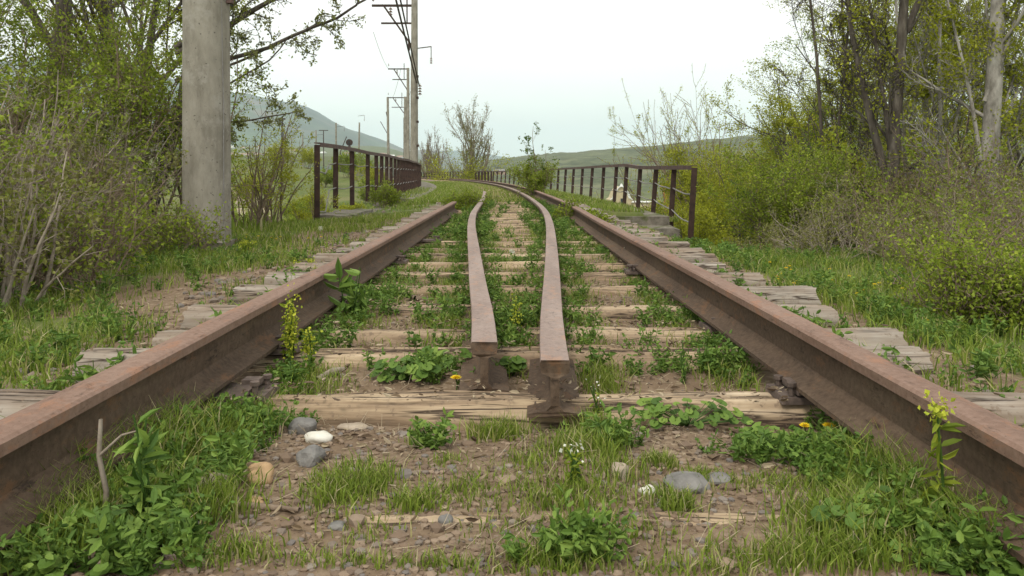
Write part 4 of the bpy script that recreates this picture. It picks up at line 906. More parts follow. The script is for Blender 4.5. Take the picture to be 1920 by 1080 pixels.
# tree whose boughs reach past the pole over the line
tz0 = tz(-4.6, 9.6); t = thing('tree', 'tree behind the concrete pole with thin small-leaved boughs reaching out over the line', 'tree', (-4.6, 9.6, tz0))
S = dict(S_TREE); S['n'] = [8, 6, 5]; S['wob'] = [.10, .18, .24]; S['up'] = [.03, .03, -.02]; S['start'] = [.3, .1]; S['kids'] = [1.2, 1.5]; S['ang'] = [50, 48]; S['ratio'] = [.32, .42]; S['rr'] = [.4, .5]; S['taper'] = .3
def loc(px, py, Y): q = P(px, py, Y); return (q[0] + 4.6, q[1] - 9.6, q[2] - tz0)
st = []
def bough(px0, py0, Y0, px1, py1, Y1, r):
    a = loc(px0, py0, Y0); b = loc(px1, py1, Y1); d = tuple(b[i] - a[i] for i in range(3)); L = math.sqrt(sum(v * v for v in d)); st.append((a, d, L, r))
bough(330, 90, 9.6, 520, -25, 9.4, .045); bough(340, 185, 9.6, 585, 190, 9.2, .02); bough(340, 215, 9.6, 560, 245, 9.3, .018); bough(350, 140, 9.6, 590, 105, 9.0, .022); bough(350, 225, 9.5, 480, 265, 9.2, .014)
st2 = [((0, 0, -.3), (.10, 0, 1), 5.5, .10)]
st_main = st; st = []
pl = [(330, 152), (425, 112), (505, 88), (575, 55), (632, 34), (668, 8), (705, -12)]
for i in range(len(pl) - 1): bough(pl[i][0], pl[i][1], 9.6 - i * .06, pl[i + 1][0], pl[i + 1][1], 9.54 - i * .06, .034 * .84 ** i)
pl = [(330, 100), (430, 48), (470, 22), (540, -20)]
for i in range(len(pl) - 1): bough(pl[i][0], pl[i][1], 9.6, pl[i + 1][0], pl[i + 1][1], 9.6, .045 * .85 ** i)
S3 = dict(S, n=[3, 6, 4], wob=[.03, .16, .22], up=[0, .02, -.01], start=[0, .1], kids=[.75, 1.2], ratio=[1.1, .45], rr=[.32, .5], taper=.82)
plant(S3, 78, True, 1500, .04, .02, M['leaf_bough'], M['bark'], 'tree', t, .5, st, 'bough_leaves', 'bough'); st = st_main
plant(S, 77, True, 2600, .042, .02, M['leaf_bough'], M['bark'], 'tree', t, .5, st + st2)
# bare shoots and broom right of the pole
for i, (px, py, Y, h, nl) in enumerate([(490, 440, 11.0, 1.75, 1600), (515, 430, 11.6, 1.6, 1300), (455, 435, 10.5, 1.2, 2400), (585, 428, 13.0, .8, 1500)]):
    x, y, z = P(px, py, Y); S = dict(S_CANE); S['kids'] = [1.2, .8]
    bush('clump of bare shoots with yellow-green base leaves, ' + ['right of the concrete pole', 'beside the dirt path', 'touching the concrete pole', 'in front of the railing corner'][i], x, y, h, .6, 620 + i, 'leaf_yellow', nl, .03, 'twig', 12, S=S, clump=.5, lean=.25, spread=.03, z=tz(x, y))
ms = [(650, 48, 1.0), (610, 75, 1.7), (720, 80, 1.9), (680, 130, 3.2), (520, 120, 3.2), (640, 160, 3.4), (470, 60, 2.2), (560, 45, 1.6), (585, 52, 1.4), (540, 36, 1.1), (690, 70, 2.4), (655, 90, 2.8), (575, 110, 2.6), (450, 40, 2.0), (620, 30, 1.2), (700, 60, 1.8), (740, 95, 2.6)]
for i, (px, Y, h) in enumerate(ms):
    x = (px - 960) / F * Y; bush('low green bush on the left meadow, ' + ['low behind the second railing post', 'halfway up behind the second railing gap', 'behind the sixth railing post', 'on the skyline behind the third post', 'on the skyline right of the bare shoots', 'on the skyline below the round signal', 'beside the dirt path', 'behind the railing corner', 'left of the railing corner', 'in the dip by the path', 'behind the fourth railing post', 'under the round signal', 'at the foot of the hook-arm poles', 'just right of the concrete pole', 'behind the first railing gap', 'behind the close-set posts', 'left of the tall pale pole'][i], x, Y, h, h * 1.2, 640 + i, 'leaf_mid' if i % 2 else 'leaf_yellow', 5000, .07 + Y * .0008, nst=16, spread=.06)
# bushes on the track
bush('leaning green juniper-like bush between the left rail end and the guard rail', -.86, 12.6, .42, .5, 701, 'leaf_mid', 9000, .03, nst=22, clump=.2, spread=.03, z=-.05, lean=.5)
bush('dense dark green small bush growing on the far part of the right rail', .60, 19.4, .98, .45, 702, 'leaf_mid', 9000, .04, nst=14, clump=.35, spread=.03, z=-.08, lean=.17)
t = C.objects[-3] if False else None
x0 = thing('sapling', 'thin wispy shoots standing above the small tree on the right rail', 'sapling', (.62, 19.3, -.05))
S = dict(S_CANE); S['up'] = [.03, .02, 0]; S['kids'] = [1.3, .8]
plant(S, 703, True, 420, .05, .02, M['leaf_dark'], M['twig'], 'sapling', x0, .4, [((0, 0, 0), (-.03, 0, 1), 1.85, .012), ((0, 0, 0), (-.28, 0, 1), 1.45, .009), ((.1, 0, 0), (.32, 0, 1), 1.25, .009)], 'foliage', 'stems')
bush('sprawling creeper covering a stretch of the right rail', .86, 9.7, .30, .5, 704, 'leaf_mid', 3200, .035, nst=18, spread=.03, z=.02, lean=.9)
bush('low bush behind the left railing foot', -2.7, 16.5, .5, .7, 705, 'leaf_mid', 5000, .035, nst=18, spread=.03, z=-.1)

# ------------------------------------------------------------------ grass, weeds, gravel
rng = np.random.default_rng(42)
def gz_(X, Y):
    z = terrain(X, Y); u = X - cen(Y)
    onb = (Y > 13.2) & (np.abs(u) < 2.35); z = np.where((Y > 13.2) & (u > 2.3) & (u < 3), np.where(Y > 17.3, -.20, -.24), z); z = np.where((Y > 19.5) & (u < -2.2) & (u > -3.2), -.045, z); return np.where(onb, -.04 - .05 * ss(1.3, 2.2, np.abs(u)), z)
def blades(X, Y, h, wd, bend=.5, mat=None, tone=None, mb=None):
    n = len(X); Z = gz_(X, Y) - .01; a = rng.uniform(0, 2 * math.pi, n); dx = np.stack([np.cos(a), np.sin(a), np.zeros(n)], 1)
    b = rng.uniform(0, 2 * math.pi, n); ln = np.stack([np.cos(b), np.sin(b), np.zeros(n)], 1) * (h * bend * rng.uniform(.1, 1, n))[:, None]
    p = np.stack([X, Y, Z], 1); w2 = (wd * rng.uniform(.6, 1.3, n))[:, None] / 2; hh = (h * 1.0)[:, None] * np.array([[0, 0, 1.0]])
    V = np.stack([p - dx * w2, p + dx * w2, p + ln * .3 + hh * .55 + dx * w2 * .8, p + ln * .3 + hh * .55 - dx * w2 * .8, p + ln + hh * (.98 - .25 * bend)], 1).reshape(-1, 3)
    k = np.arange(n)[:, None] * 5; Q = np.concatenate([k, k + 1, k + 2, k + 3], 1); T = np.concatenate([k + 3, k + 2, k + 4], 1)
    t_ = rng.random(n) if tone is None else tone
    mb.add(V, T, Q, np.repeat(t_, 5))
def sample(n, x0, x1, y0, y1, dens, bias=0):
    X = rng.uniform(x0, x1, n); Y = y0 + (y1 - y0) * rng.random(n) ** (1 + bias); U_ = X; Xw = X + cen(Y)
    k = rng.random(n) < dens(U_, Y); return Xw[k], Y[k]
def patch(u, Y, s=1.7, seed=21, th=0.0, soft=.25): return ss(th - soft, th + soft, fbm(u, Y, seed, 3, s))
def dens_track(u, Y):
    n1 = patch(u, Y, 2.2, 21, .0); n2 = patch(u, Y, 1.1, 22, .1)
    gd = np.interp(Y, [2, 4, 7, 10, 30], [.10, .2, .32, .44, .45])
    k = ss(2.25, 2.9, Y)
    along = np.exp(-((np.abs(u) - gd - .09) / .10) ** 2) * k         # beside the guard rails
    mid = .8 * (np.abs(u) < gd - .02) * np.interp(Y, [2.3, 2.6, 3.6, 4.5, 6, 9], [0, .9, .6, .25, .10, .04]) + .5 * np.exp(-((np.abs(u) - gd + .1) / .08) ** 2) * (Y > 5)
    inner = .95 * np.exp(-((np.abs(u) - .66) / .09) ** 2) * np.where(u > 0, np.interp(Y, [2, 2.3, 2.9, 3.3, 5, 6, 9], [.1, .5, 1, .5, .3, .6, .9]), np.interp(Y, [2, 2.4, 3, 4, 6, 9], [.5, 1, .9, .5, .6, .9])) * (.45 + .55 * n1)
    far = (ss(6, 12, Y) * .6 * n2 + ss(12, 18, Y) * .3) * np.where(np.abs(u - cenf(0)) < gd - .12, .25, 1) + ss(18, 26, Y) * .4
    return np.clip((along * (.5 + .5 * n1) + mid + inner + far) * (Y > 2.02) + .06 * n2 * (Y > 2), 0, 1)
def clear_sleeper(X, Y):   # keep most blades off the sleeper tops
    SY = np.array(SLEEP_Y); d = np.min(np.abs((Y)[:, None] - SY[None, :60]), axis=1)
    return (d > .085) | (rng.random(len(X)) < .22) | (Y < 1.6)
mb = MB()
X, Y = sample(120000, -.76, .74, 2.0, 7, dens_track, .35); k = clear_sleeper(X, Y) & (rng.random(len(X)) < .8); X, Y = X[k], Y[k]
blades(X, Y, rng.uniform(.02, .085, len(X)), np.full(len(X), .0036), .8, mb=mb)
# tufts in the foreground: photo x, y, half width px, depth m, blades, height
TUFTS = [(1090, 850, 70, .07, 520, .075), (1060, 950, 130, .07, 750, .05), (1150, 900, 60, .08, 260, .06), (1000, 880, 60, .08, 250, .05), (930, 790, 55, .05, 420, .075), (640, 930, 60, .09, 800, .055), (700, 915, 45, .06, 400, .05), (775, 955, 40, .04, 350, .05),
 (1238, 875, 28, .03, 260, .05), (1265, 955, 36, .04, 320, .055), (1315, 890, 20, .03, 110, .04), (870, 930, 60, .06, 350, .04), (1350, 905, 90, .05, 260, .04), (1480, 905, 90, .06, 350, .04), (1590, 900, 60, .08, 350, .055), (1640, 960, 80, .10, 900, .07),
 (1560, 1065, 200, .05, 1100, .06), (1300, 1080, 200, .03, 350, .04), (1040, 1060, 90, .04, 700, .05), (850, 1080, 120, .02, 200, .04), (620, 1075, 160, .02, 200, .04), (430, 1060, 90, .04, 300, .05), (840, 865, 45, .05, 160, .035), (780, 815, 20, .03, 120, .04),
 (1560, 830, 50, .06, 200, .04), (1000, 1000, 140, .05, 220, .04), (1210, 1010, 70, .05, 120, .04), (700, 1010, 60, .05, 90, .04), (590, 720, 60, .15, 500, .06), (450, 830, 40, .08, 160, .05), (1130, 700, 40, .18, 500, .09), (1110, 780, 35, .12, 500, .08), (420, 830, 60, .15, 700, .09), (300, 850, 90, .15, 1100, .14), (120, 920, 90, .10, 700, .14), (480, 770, 40, .12, 400, .10), (1650, 900, 60, .12, 500, .12), (1730, 960, 60, .1, 700, .11), (1850, 1030, 90, .08, 900, .11), (200, 960, 160, .10, 1500, .10), (80, 1020, 120, .08, 1200, .10), (380, 970, 90, .08, 600, .08), (1600, 1010, 120, .08, 900, .09)]
def gpt(px, py):
    q = P(px, py, 1.0); k = (CAMZ + .02) / (CAMZ - q[2]); return q[0] * k, k
for (px, py, hw, dm, n_, hh_) in TUFTS:
    x, y = gpt(px, py); n_ = int(n_ * 1.3); X = x + rng.normal(0, hw / F * y * .55, n_); Y = y + rng.normal(0, dm * .6, n_)
    blades(X, Y, hh_ * rng.uniform(.35, 1.15, n_), np.full(n_, .0028), .65, mb=mb)
X, Y = sample(90000, -.76, .76, 7, 16, dens_track, .3); k = clear_sleeper(X, Y); X, Y = X[k], Y[k]; blades(X, Y, rng.uniform(.02, .09, len(X)), np.full(len(X), .006), .8, mb=mb)
X, Y = sample(70000, -2.2, 2.1, 16, 60, lambda u, Y: .45 + .5 * ss(.45, .6, np.abs(u)) * patch(u, Y, .8, 23, -.2), .5); blades(X, Y, rng.uniform(.04, .16, len(X)), np.full(len(X), .016), .5, mb=mb)
X, Y = sample(16000, 1.5, 2.95, 13.4, 34, lambda u, Y: .25 + .7 * patch(u, Y, 1.3, 44, -.1), .6); blades(X, Y, rng.uniform(.04, .15, len(X)), np.full(len(X), .010), .7, mb=mb)
X, Y = sample(12000, -3.1, -1.5, 13.4, 34, lambda u, Y: .1 + .7 * patch(u, Y, 1.3, 45, .05), .6); blades(X, Y, rng.uniform(.04, .15, len(X)), np.full(len(X), .010), .7, mb=mb)
def dens_verge(u, Y):
    e = np.abs(u); l = u < 0
    a = np.where(l, ss(1.45, 1.75, e) * (.18 + .82 * patch(u, Y, 1.5, 24, -.02)), ss(1.45, 1.7, e) * (.2 + .8 * patch(u, Y, 1.5, 25, -.05)))
    bare = np.where(l, np.exp(-((e - 1.75) / .3) ** 2) * ss(3.5, 4.5, Y) * ss(11, 8, Y) * .45, np.exp(-((e - 1.55) / .2) ** 2) * .5)
    return np.clip(a - bare + .85 * (e > .95) * (e < 1.55) * patch(u, Y, 2.5, 46, -.1), 0.02, 1)
for (x0, x1) in ((-5.5, -.95), (.93, 5.5)):
    X, Y = sample(95000, x0, x1, 1.2, 7, dens_verge, .3); k = clear_sleeper(X, Y) | (np.abs(X) > 1.55); X, Y = X[k], Y[k]
    blades(X, Y, rng.uniform(.03, .13, len(X)), np.full(len(X), .0055), .7, mb=mb)
    X, Y = sample(60000, x0 * 1.3, x1 * 1.3 if x1 > 0 else x1, 7, 13.2, dens_verge, .2); blades(X, Y, np.where(X > 0, .5, 1) * rng.uniform(.04, .14, len(X)), np.full(len(X), .009), .6, mb=mb)
X, Y = sample(70000, -30, -3.2, 8, 60, lambda u, Y: .5 + .5 * patch(u, Y, .2, 26, 0), .8); blades(X, Y, rng.uniform(.1, .3, len(X)), np.full(len(X), .03), .5, mb=mb)
tag(mb.build('grass', M['grass']), 'short green grass growing between the rails and on both verges', 'grass', kind='stuff')

def weed_proto(seed, kind):
    r_ = np.random.default_rng(seed); m_ = MB()
    if kind == 'rosette':        # round-leaved mallow-like
        for i in range(16):
            a = r_.uniform(0, 6.28); q = r_.uniform(.01, .075); h = r_.uniform(.008, .045); s = r_.uniform(.012, .026); c = np.array([math.cos(a) * q, math.sin(a) * q, h]); nrm = np.array([math.cos(a) * .45, math.sin(a) * .45 - .25, 1]); nrm /= np.linalg.norm(nrm)
            x = np.cross(nrm, [0, 1, .1]); x /= np.linalg.norm(x); y = np.cross(nrm, x); v = [c - nrm * s * .25]
            for k in range(8): t_ = k * math.pi / 4; rr_ = s * (1 if k % 2 else .93) * (.45 if k == 0 else 1); v.append(c + (x * math.cos(t_ + a) + y * math.sin(t_ + a)) * rr_)
            m_.add(v, [[0, 1 + k, 1 + (k + 1) % 8] for k in range(8)], None, r_.random())
    else:                        # leafy herb: short stems with narrow leaves
        ns = 7
        for i in range(ns):
            a = r_.uniform(0, 6.28); tl = r_.uniform(.1, .8); hgt = r_.uniform(.05, .12); d = np.array([math.cos(a) * tl, math.sin(a) * tl, 1]); d /= np.linalg.norm(d)
            p = np.array([math.cos(a), math.sin(a), 0]) * .012; pts_ = [p + d * hgt * t_ + np.array([0, 0, -.02 * tl * t_ * t_]) for t_ in np.linspace(0, 1, 6)]
            for k in range(5): m_.tubes([(*pts_[k], *pts_[k + 1], .0013, .0011)], 3, .3)
            base = np.array([pts_[0] + (pts_[-1] - pts_[0]) * t_ for t_ in r_.uniform(.1, 1.05, 11)])
            leaves_np(m_, base, .028 if kind == 'herb' else .017, r_, .4, .42 if kind == 'herb' else .7, fine=True)
    return np.concatenate(m_.V), (np.concatenate(m_.T) if m_.T else None), (np.concatenate(m_.Q) if m_.Q else None), np.concatenate(m_.A)
WP = [weed_proto(s, 'herb') for s in range(5)] + [weed_proto(10 + s, 'small') for s in range(5)] + [weed_proto(20 + s, 'rosette') for s in range(3)]
def scatter(mb, proto, X, Y, Z, sc, tone=None):
    V, T, Q, A = proto; n = len(X)
    if n == 0: return
    a = rng.uniform(0, 6.283, n); c, s = np.cos(a)[:, None], np.sin(a)[:, None]
    if not hasattr(sc, '__len__'): sc = np.full(n, sc)
    S_ = sc[:, None]; VX = (V[None, :, 0] * c - V[None, :, 1] * s) * S_ + X[:, None]; VY = (V[None, :, 0] * s + V[None, :, 1] * c) * S_ + Y[:, None]; VZ = V[None, :, 2] * S_ + Z[:, None]
    W_ = np.stack([VX, VY, VZ], 2).reshape(-1, 3); off = (np.arange(n) * len(V))[:, None, None]
    Tn = (T[None] + off).reshape(-1, 3) if T is not None else None; Qn = (Q[None] + off).reshape(-1, 4) if Q is not None else None
    A_ = np.clip(A[None] * .7 + rng.random((n, 1)) * .3, 0, 1).reshape(-1) if tone is None else np.repeat(tone, len(V)) * .75 + np.tile(A, n) * .25
    mb.add(W_, Tn, Qn, A_)
mb = MB()
def wscatter(n, x0, x1, y0, y1, dens, s0, s1, kinds=range(10), bias=.3):
    X, Y = sample(n, x0, x1, y0, y1, dens, bias)
    k = clear_sleeper(X, Y) | (np.abs(X) > .95) | (rng.random(len(X)) < .25); X, Y = X[k], Y[k]
    idx = rng.choice(list(kinds), len(X)); sc = rng.uniform(s0, s1, len(X))
    for i in kinds:
        q = idx == i; scatter(mb, WP[i], X[q], Y[q], gz_(X[q], Y[q]), sc[q])
wscatter(1700, -.74, .72, 2.0, 7, dens_track, .45, .95)
wscatter(900, -.76, .76, 7, 16, dens_track, .8, 1.4)
wscatter(300, -.84, -.36, 1.12, 2.1, lambda u, Y: ss(-.42, -.62, u + (Y - 1.3) * .22), .3, .9, range(13))
wscatter(240, .34, .80, 1.12, 2.0, lambda u, Y: ss(.50, .70, u - (Y - 1.2) * .22), .3, .85, range(13))
for (px, py, hw, dm, n_) in ((800, 690, 60, .10, 22), (900, 560, 30, .5, 26), (960, 600, 25, .35, 26), (1250, 680, 80, .10, 18), (1380, 670, 60, .12, 40), (1300, 590, 60, .2, 26), (560, 640, 50, .2, 30), (700, 560, 60, .3, 22), (810, 830, 35, .03, 5), (1140, 830, 40, .06, 18), (1450, 850, 80, .05, 12), (1070, 1050, 80, .03, 14), (480, 800, 60, .1, 24), (700, 520, 50, .3, 20), (1560, 880, 60, .08, 24)):
    x, y = gpt(px, py); X = x + rng.normal(0, hw / F * y * .6, n_); Y = y + rng.normal(0, dm * .6, n_)
    idx = rng.choice(10, n_); sc = rng.uniform(.35, .8, n_)
    for i in range(10):
        q = idx == i; scatter(mb, WP[i], X[q], Y[q], gz_(X[q], Y[q]), sc[q])
wscatter(900, -3.5, -.95, 1.3, 8, dens_verge, .5, 1.2); wscatter(1000, .93, 3.6, 1.8, 9, dens_verge, .5, 1.2)
tag(mb.build('weeds', M['weed']), 'leafy green weeds spreading between sleepers and along the rails', 'weeds', kind='stuff')

# gravel
def stone_proto(seed, sub=1):
    import bmesh
    bm = bmesh.new(); bmesh.ops.create_icosphere(bm, subdivisions=sub, radius=1); r_ = random.Random(seed); sx, sy, sz = r_.uniform(.75, 1.2), r_.uniform(.7, 1.1), r_.uniform(.45, .8)
    for v in bm.verts:
        d = 1 + .38 * mnoise.noise(v.co * 1.1 + Vector((seed * 3.1, 0, 0))); v.co = Vector((v.co.x * sx * d, v.co.y * sy * d, v.co.z * sz * d))
    V = np.array([v.co[:] for v in bm.verts]); T = np.array([[v.index for v in f.verts] for f in bm.faces]); bm.free(); return V, T, None, np.zeros(len(V))
SP = [stone_proto(s) for s in range(8)]
mb = MB()
def gscatter(n, x0, x1, y0, y1, dens, s0, s1, pw=2.5, bias=.3):
    X, Y = sample(n, x0, x1, y0, y1, dens, bias); k = (np.min(np.abs(Y[:, None] - np.array(SLEEP_Y)[None, 1:60]), axis=1) > .10) | (np.abs(X - cen(Y)) > 1.45); X, Y = X[k], Y[k]
    idx = rng.integers(0, 8, len(X)); sc = s0 + (s1 - s0) * rng.random(len(X)) ** pw
    for i in range(8):
        q = idx == i; scatter(mb, SP[i], X[q], Y[q], gz_(X[q], Y[q]) + sc[q] * .15, sc[q], rng.random(q.sum()))
gscatter(11000, -.80, .78, 1.1, 2.12, lambda u, Y: .12 + .88 * patch(u, Y, 3.2, 31, .05) + .5 * np.exp(-((Y - 1.85) / .16) ** 2), .0014, .0105, 3.2)
gscatter(9000, -.78, .76, 2.0, 6, lambda u, Y: .25 + .6 * patch(u, Y, 3, 31, .0), .0025, .012, 2.8)
gscatter(150, -.75, .72, 1.15, 2.1, lambda u, Y: 1 + 0 * u, .008, .021, 2)
gscatter(5000, .9, 2.0, 1.5, 9, lambda u, Y: ss(1.75, 1.4, np.abs(u)), .004, .020, 2.2); gscatter(6000, -2.4, -.9, 1.3, 11, lambda u, Y: ss(2.3, 1.6, np.abs(u)), .004, .035, 2.2)
gscatter(2500, -2.4, 2.2, 9, 26, lambda u, Y: .5 + 0 * u, .01, .045, 2)
tag(mb.build('gravel', M['gravel'], smooth=False), 'mixed brown and grey gravel ballast between the sleepers', 'gravel', kind='stuff')

def lit(n, x0, x1, y0, y1, s0, s1):
    X = rng.uniform(x0, x1, n); Y = rng.uniform(y0, y1, n) ; Z = np.maximum(gz_(X, Y), np.where((np.min(np.abs(Y[:, None] - np.array(SLEEP_Y)[None, 1:60]), axis=1) < .10) & (np.abs(X) < 1.42), .006, -9)) + .004
    leaves_np(mbl, np.stack([X, Y, Z], 1), s0 + (s1 - s0) * rng.random(), rng, .97, .35, fine=True)
mbl = MB(); lit(2200, -.75, .72, 1.15, 3.2, .014, .014); lit(1500, -.75, .72, 1.15, 5, .022, .022); lit(2200, -2.4, 2.2, 1.3, 9, .028, .028)
tag(mbl.build('leaf_litter', M['litter']), 'dry brown leaves and chips strewn over sleepers and gravel', 'litter', kind='stuff')
mb = MB(); X, Y = sample(9000, -.76, .74, 1.15, 7, lambda u, Y: .05 + .4 * patch(u, Y, 2.5, 40, .1), .3); n_ = len(X); Z = gz_(X, Y) + .012
a_ = rng.uniform(0, 6.28, n_); L_ = rng.uniform(.012, .05, n_); sg = np.stack([X, Y, Z, X + np.cos(a_) * L_, Y + np.sin(a_) * L_, Z + rng.uniform(-.004, .03, n_), np.full(n_, .0006), np.full(n_, .0004)], 1); mb.tubes(sg, 3, .95)
tag(mb.build('dry_straw', M['litter']), 'dry straw stems lying between the rails', 'straw', kind='stuff')

# ------------------------------------------------------------------ single stones
def zsolve(px, py, h=.0):
    for Y in np.arange(1.0, 9, .01):
        p = P(px, py, Y)
        if p[2] <= tz(p[0], p[1]) + h: return p
    return p
def stone(label, px, py, wpx, hpx, mat, seed, ang=0):
    p = zsolve(px, py); s = wpx / 2 / F * p[1]; bmv = stone_proto(seed, 3)
    V = bmv[0].copy(); V /= np.abs(V[:, 0]).max()
    if ang: V = np.sign(V) * np.abs(V) ** ang
    V[:, 2] *= (hpx / wpx) / np.abs(V[:, 2]).max() * .95
    mb = MB(); mb.add(V * s, bmv[1]); o = mb.build('stone', M[mat], smooth=ang == 0); o.location = (p[0], p[1], p[2] + s * hpx / wpx * .55); tag(o, label, 'stone', 'stones lying on the track bed'); return o
stone('dark grey angular stone beside the white and grey ones', 568, 812, 52, 40, 'stone_grey', 41, .75)
stone('smooth white stone resting on top of the grey one', 597, 828, 56, 28, 'stone_white', 42)
stone('large dark grey stone directly under the white one', 583, 868, 52, 46, 'stone_grey', 43, .85)
stone('round ochre stone left of centre', 490, 903, 56, 48, 'stone_tan', 44)
stone('angular beige stone left of the ochre one', 400, 922, 56, 42, 'stone_beige', 45, .75)
stone('small ochre pebble below the round ochre stone', 478, 946, 36, 20, 'stone_tan', 46)
stone('pale beige stone right of centre, above the white pebble', 1163, 895, 34, 40, 'stone_beige', 47, .8)
stone('round cream white stone right of centre', 1213, 932, 34, 30, 'stone_white', 48)
stone('long flat grey stone right of the cream white stone', 1287, 915, 84, 36, 'stone_grey', 49, .85)
stone('small flat grey stone on the nearest sleeper', 836, 985, 30, 30, 'stone_grey', 50)
stone('dark slate fragment left of the flat grey stone', 632, 992, 34, 18, 'stone_grey', 51, .8)
stone('small white and grey stone on the split sleeper by the guard rail', 850, 752, 22, 18, 'stone_white', 52, .8)
stone('grey stone between the white pebble and the right weeds', 1345, 905, 50, 24, 'stone_grey', 53, .9)
stone('reddish brown flat stone at the foot of the split sleeper', 662, 806, 60, 18, 'stone_beige', 54)
stone('grey flat stone half buried at the bottom left', 340, 1000, 70, 30, 'stone_grey', 55, .9)

# ------------------------------------------------------------------ single plants
def rosette(label, px, py, size, n, seed, leaf='weed', ls=1.0):
    p = zsolve(px, py); t = thing('round_leaved_plant', label, 'plant', (p[0], p[1], tz(p[0], p[1]))); r_ = np.random.default_rng(seed); m_ = MB(); st_ = MB()
    for i in range(n):
        a = r_.uniform(0, 6.28); q = size * math.sqrt(r_.uniform(.02, 1)); h = r_.uniform(.015, .055); s = r_.uniform(.014, .027) * ls; c = np.array([math.cos(a) * q, math.sin(a) * q * .55, h]); c[2] += max(0, tz(p[0] + c[0], p[1] + c[1]) - tz(p[0], p[1])); nrm = np.array([math.cos(a) * .4, math.sin(a) * .3 - .45, 1]); nrm /= np.linalg.norm(nrm)
        x = np.cross(nrm, [0, 1, .1]); x /= np.linalg.norm(x); y = np.cross(nrm, x); v = [c - nrm * s * .22]
        for k in range(12): t_ = k * math.pi / 6; rr_ = s * (1 if k % 2 else .9) * (.35 if k == 0 else 1); v.append(c + (x * math.cos(t_ + a) + y * math.sin(t_ + a)) * rr_ + nrm * r_.uniform(-.1, .1) * s)
        m_.add(v, [[0, 1 + k, 1 + (k + 1) % 12] for k in range(12)], None, r_.random()); st_.tubes([(0, 0, 0, *c, .0012, .001)], 3)
    m_.build('foliage', M[leaf], t); st_.build('stems', M['weed'], t)
rosette('round-leaved mallow patch in front of the third sleeper, left of the guard rails', 765, 715, .10, 50, 1, ls=.8)
rosette('round-leaved patch just left of the left guard rail end', 835, 690, .07, 22, 2)
rosette('round-leaved mallow patch below the second sleeper on the right', 1290, 800, .15, 60, 3, ls=.62)
rosette('round-leaved patch around the two yellow dandelions', 1480, 850, .12, 46, 4, ls=.6)
rosette('grey-green leaf tuft squeezed between the guard rail ends', 962, 705, .035, 26, 5)
rosette('low silvery rosette on the soil left of the right guard rail end', 815, 838, .045, 30, 6, ls=.45)
rosette('large round-leaved weed at the bottom left corner', 200, 1010, .15, 60, 7, ls=.7)
rosette('broad-leaved weed patch at the bottom right corner', 1700, 1010, .15, 50, 8, ls=.65)
def stalk_plant(label, px, pyb, pyt, seed, top='mustard', nst=3, leaf=.05, name='flowering_weed', lean=.08, Y=None, dens=16, flr=36):
    p = zsolve(px, pyb) if Y is None else P(px, pyb, Y); H = P(px, pyt, p[1])[2] - p[2]; t = thing(name, label, 'plant', (p[0], p[1], p[2])); r_ = np.random.default_rng(seed); m_ = MB(); l_ = MB(); f_ = MB()
    for i in range(nst):
        d = np.array([r_.normal(0, lean), r_.normal(0, lean), 1]); h = H * r_.uniform(.75, 1.0) if i else H; b = np.array([r_.normal(0, .012), r_.normal(0, .012), 0]) * (i > 0)
        pts_ = [b + d * h * t_ + np.array([math.sin(t_ * 4 + i) * .006, 0, 0]) for t_ in np.linspace(0, 1, 7)]; m_.path(pts_, [.0035, .003, .003, .0026, .0022, .002, .0015], 5)
        base = np.array([b + d * h * t_ for t_ in r_.uniform(.05, .92, dens)]); leaves_np(l_, base, leaf, r_, .3, .34, fine=True)
        if top: tipp = b + d * h; f_ = MB(); leaves_np(f_, tipp + r_.normal(0, 1, (flr, 3)) * np.array([.010, .010, .010 if top != 'mustard_spike' else h * .2]) - np.array([0, 0, 0 if top != 'mustard_spike' else h * .3]), .009, r_, 0, .9); f_.build('flower', M['mustard' if top.startswith('mustard') else top], t)
    m_.build('stem', M['weed'], t); l_.build('foliage', M['leaf_mid'] if top else M['weed'], t)
stalk_plant('tall yellow-green flowering weed standing against the left rail', 545, 700, 560, 1, 'mustard_spike', 4, .03, dens=22, flr=110)
stalk_plant('shorter yellow-green weed right beside the tall one by the left rail', 580, 700, 612, 2, 'mustard_spike', 2, .025, flr=70)
stalk_plant('narrow-leaved weed leaning over the left rail', 655, 600, 498, 3, None, 3, .075, lean=.15, dens=20)
stalk_plant('spurge with yellow top standing alone before the right rail', 1762, 1040, 765, 4, 'mustard', 1, .034, dens=44, flr=90, Y=1.27, lean=.02)
stalk_plant('leafy green weed in front of the left rail, beside the dead twig', 285, 1010, 770, 5, None, 3, .04, lean=.08, dens=40, Y=1.3, flr=26)
stalk_plant('small-leaved weed before the second sleeper, right of the guard rails', 1277, 720, 640, 6, None, 2, .02)
stalk_plant('weedy stalk growing between the two guard rails', 968, 640, 560, 7, 'mustard_spike', 2, .02, flr=60)
stalk_plant('white-flowered weed right of the right guard rail end', 1120, 800, 725, 8, 'white_petal', 3, .02, flr=4)
stalk_plant('white-flowered weed in the grass below the guard rail ends', 1085, 905, 845, 9, 'white_petal', 4, .018, flr=3, lean=.35)
stalk_plant('white-tipped weed by the left rail in the left foreground', 335, 800, 690, 10, 'white_petal', 2, .03, flr=14)
stalk_plant('second white-tipped weed at the far left foreground', 185, 860, 745, 11, 'white_petal', 2, .03, flr=14)
stalk_plant('yellow-green spurge left of the left rail beside the pale gravel', 575, 540, 492, 12, 'mustard', 4, .03, lean=.3, Y=5.0)
stalk_plant('yellow-flowered herb near the foot of the concrete pole', 460, 480, 452, 13, 'mustard', 5, .04, lean=.4, Y=6.8)
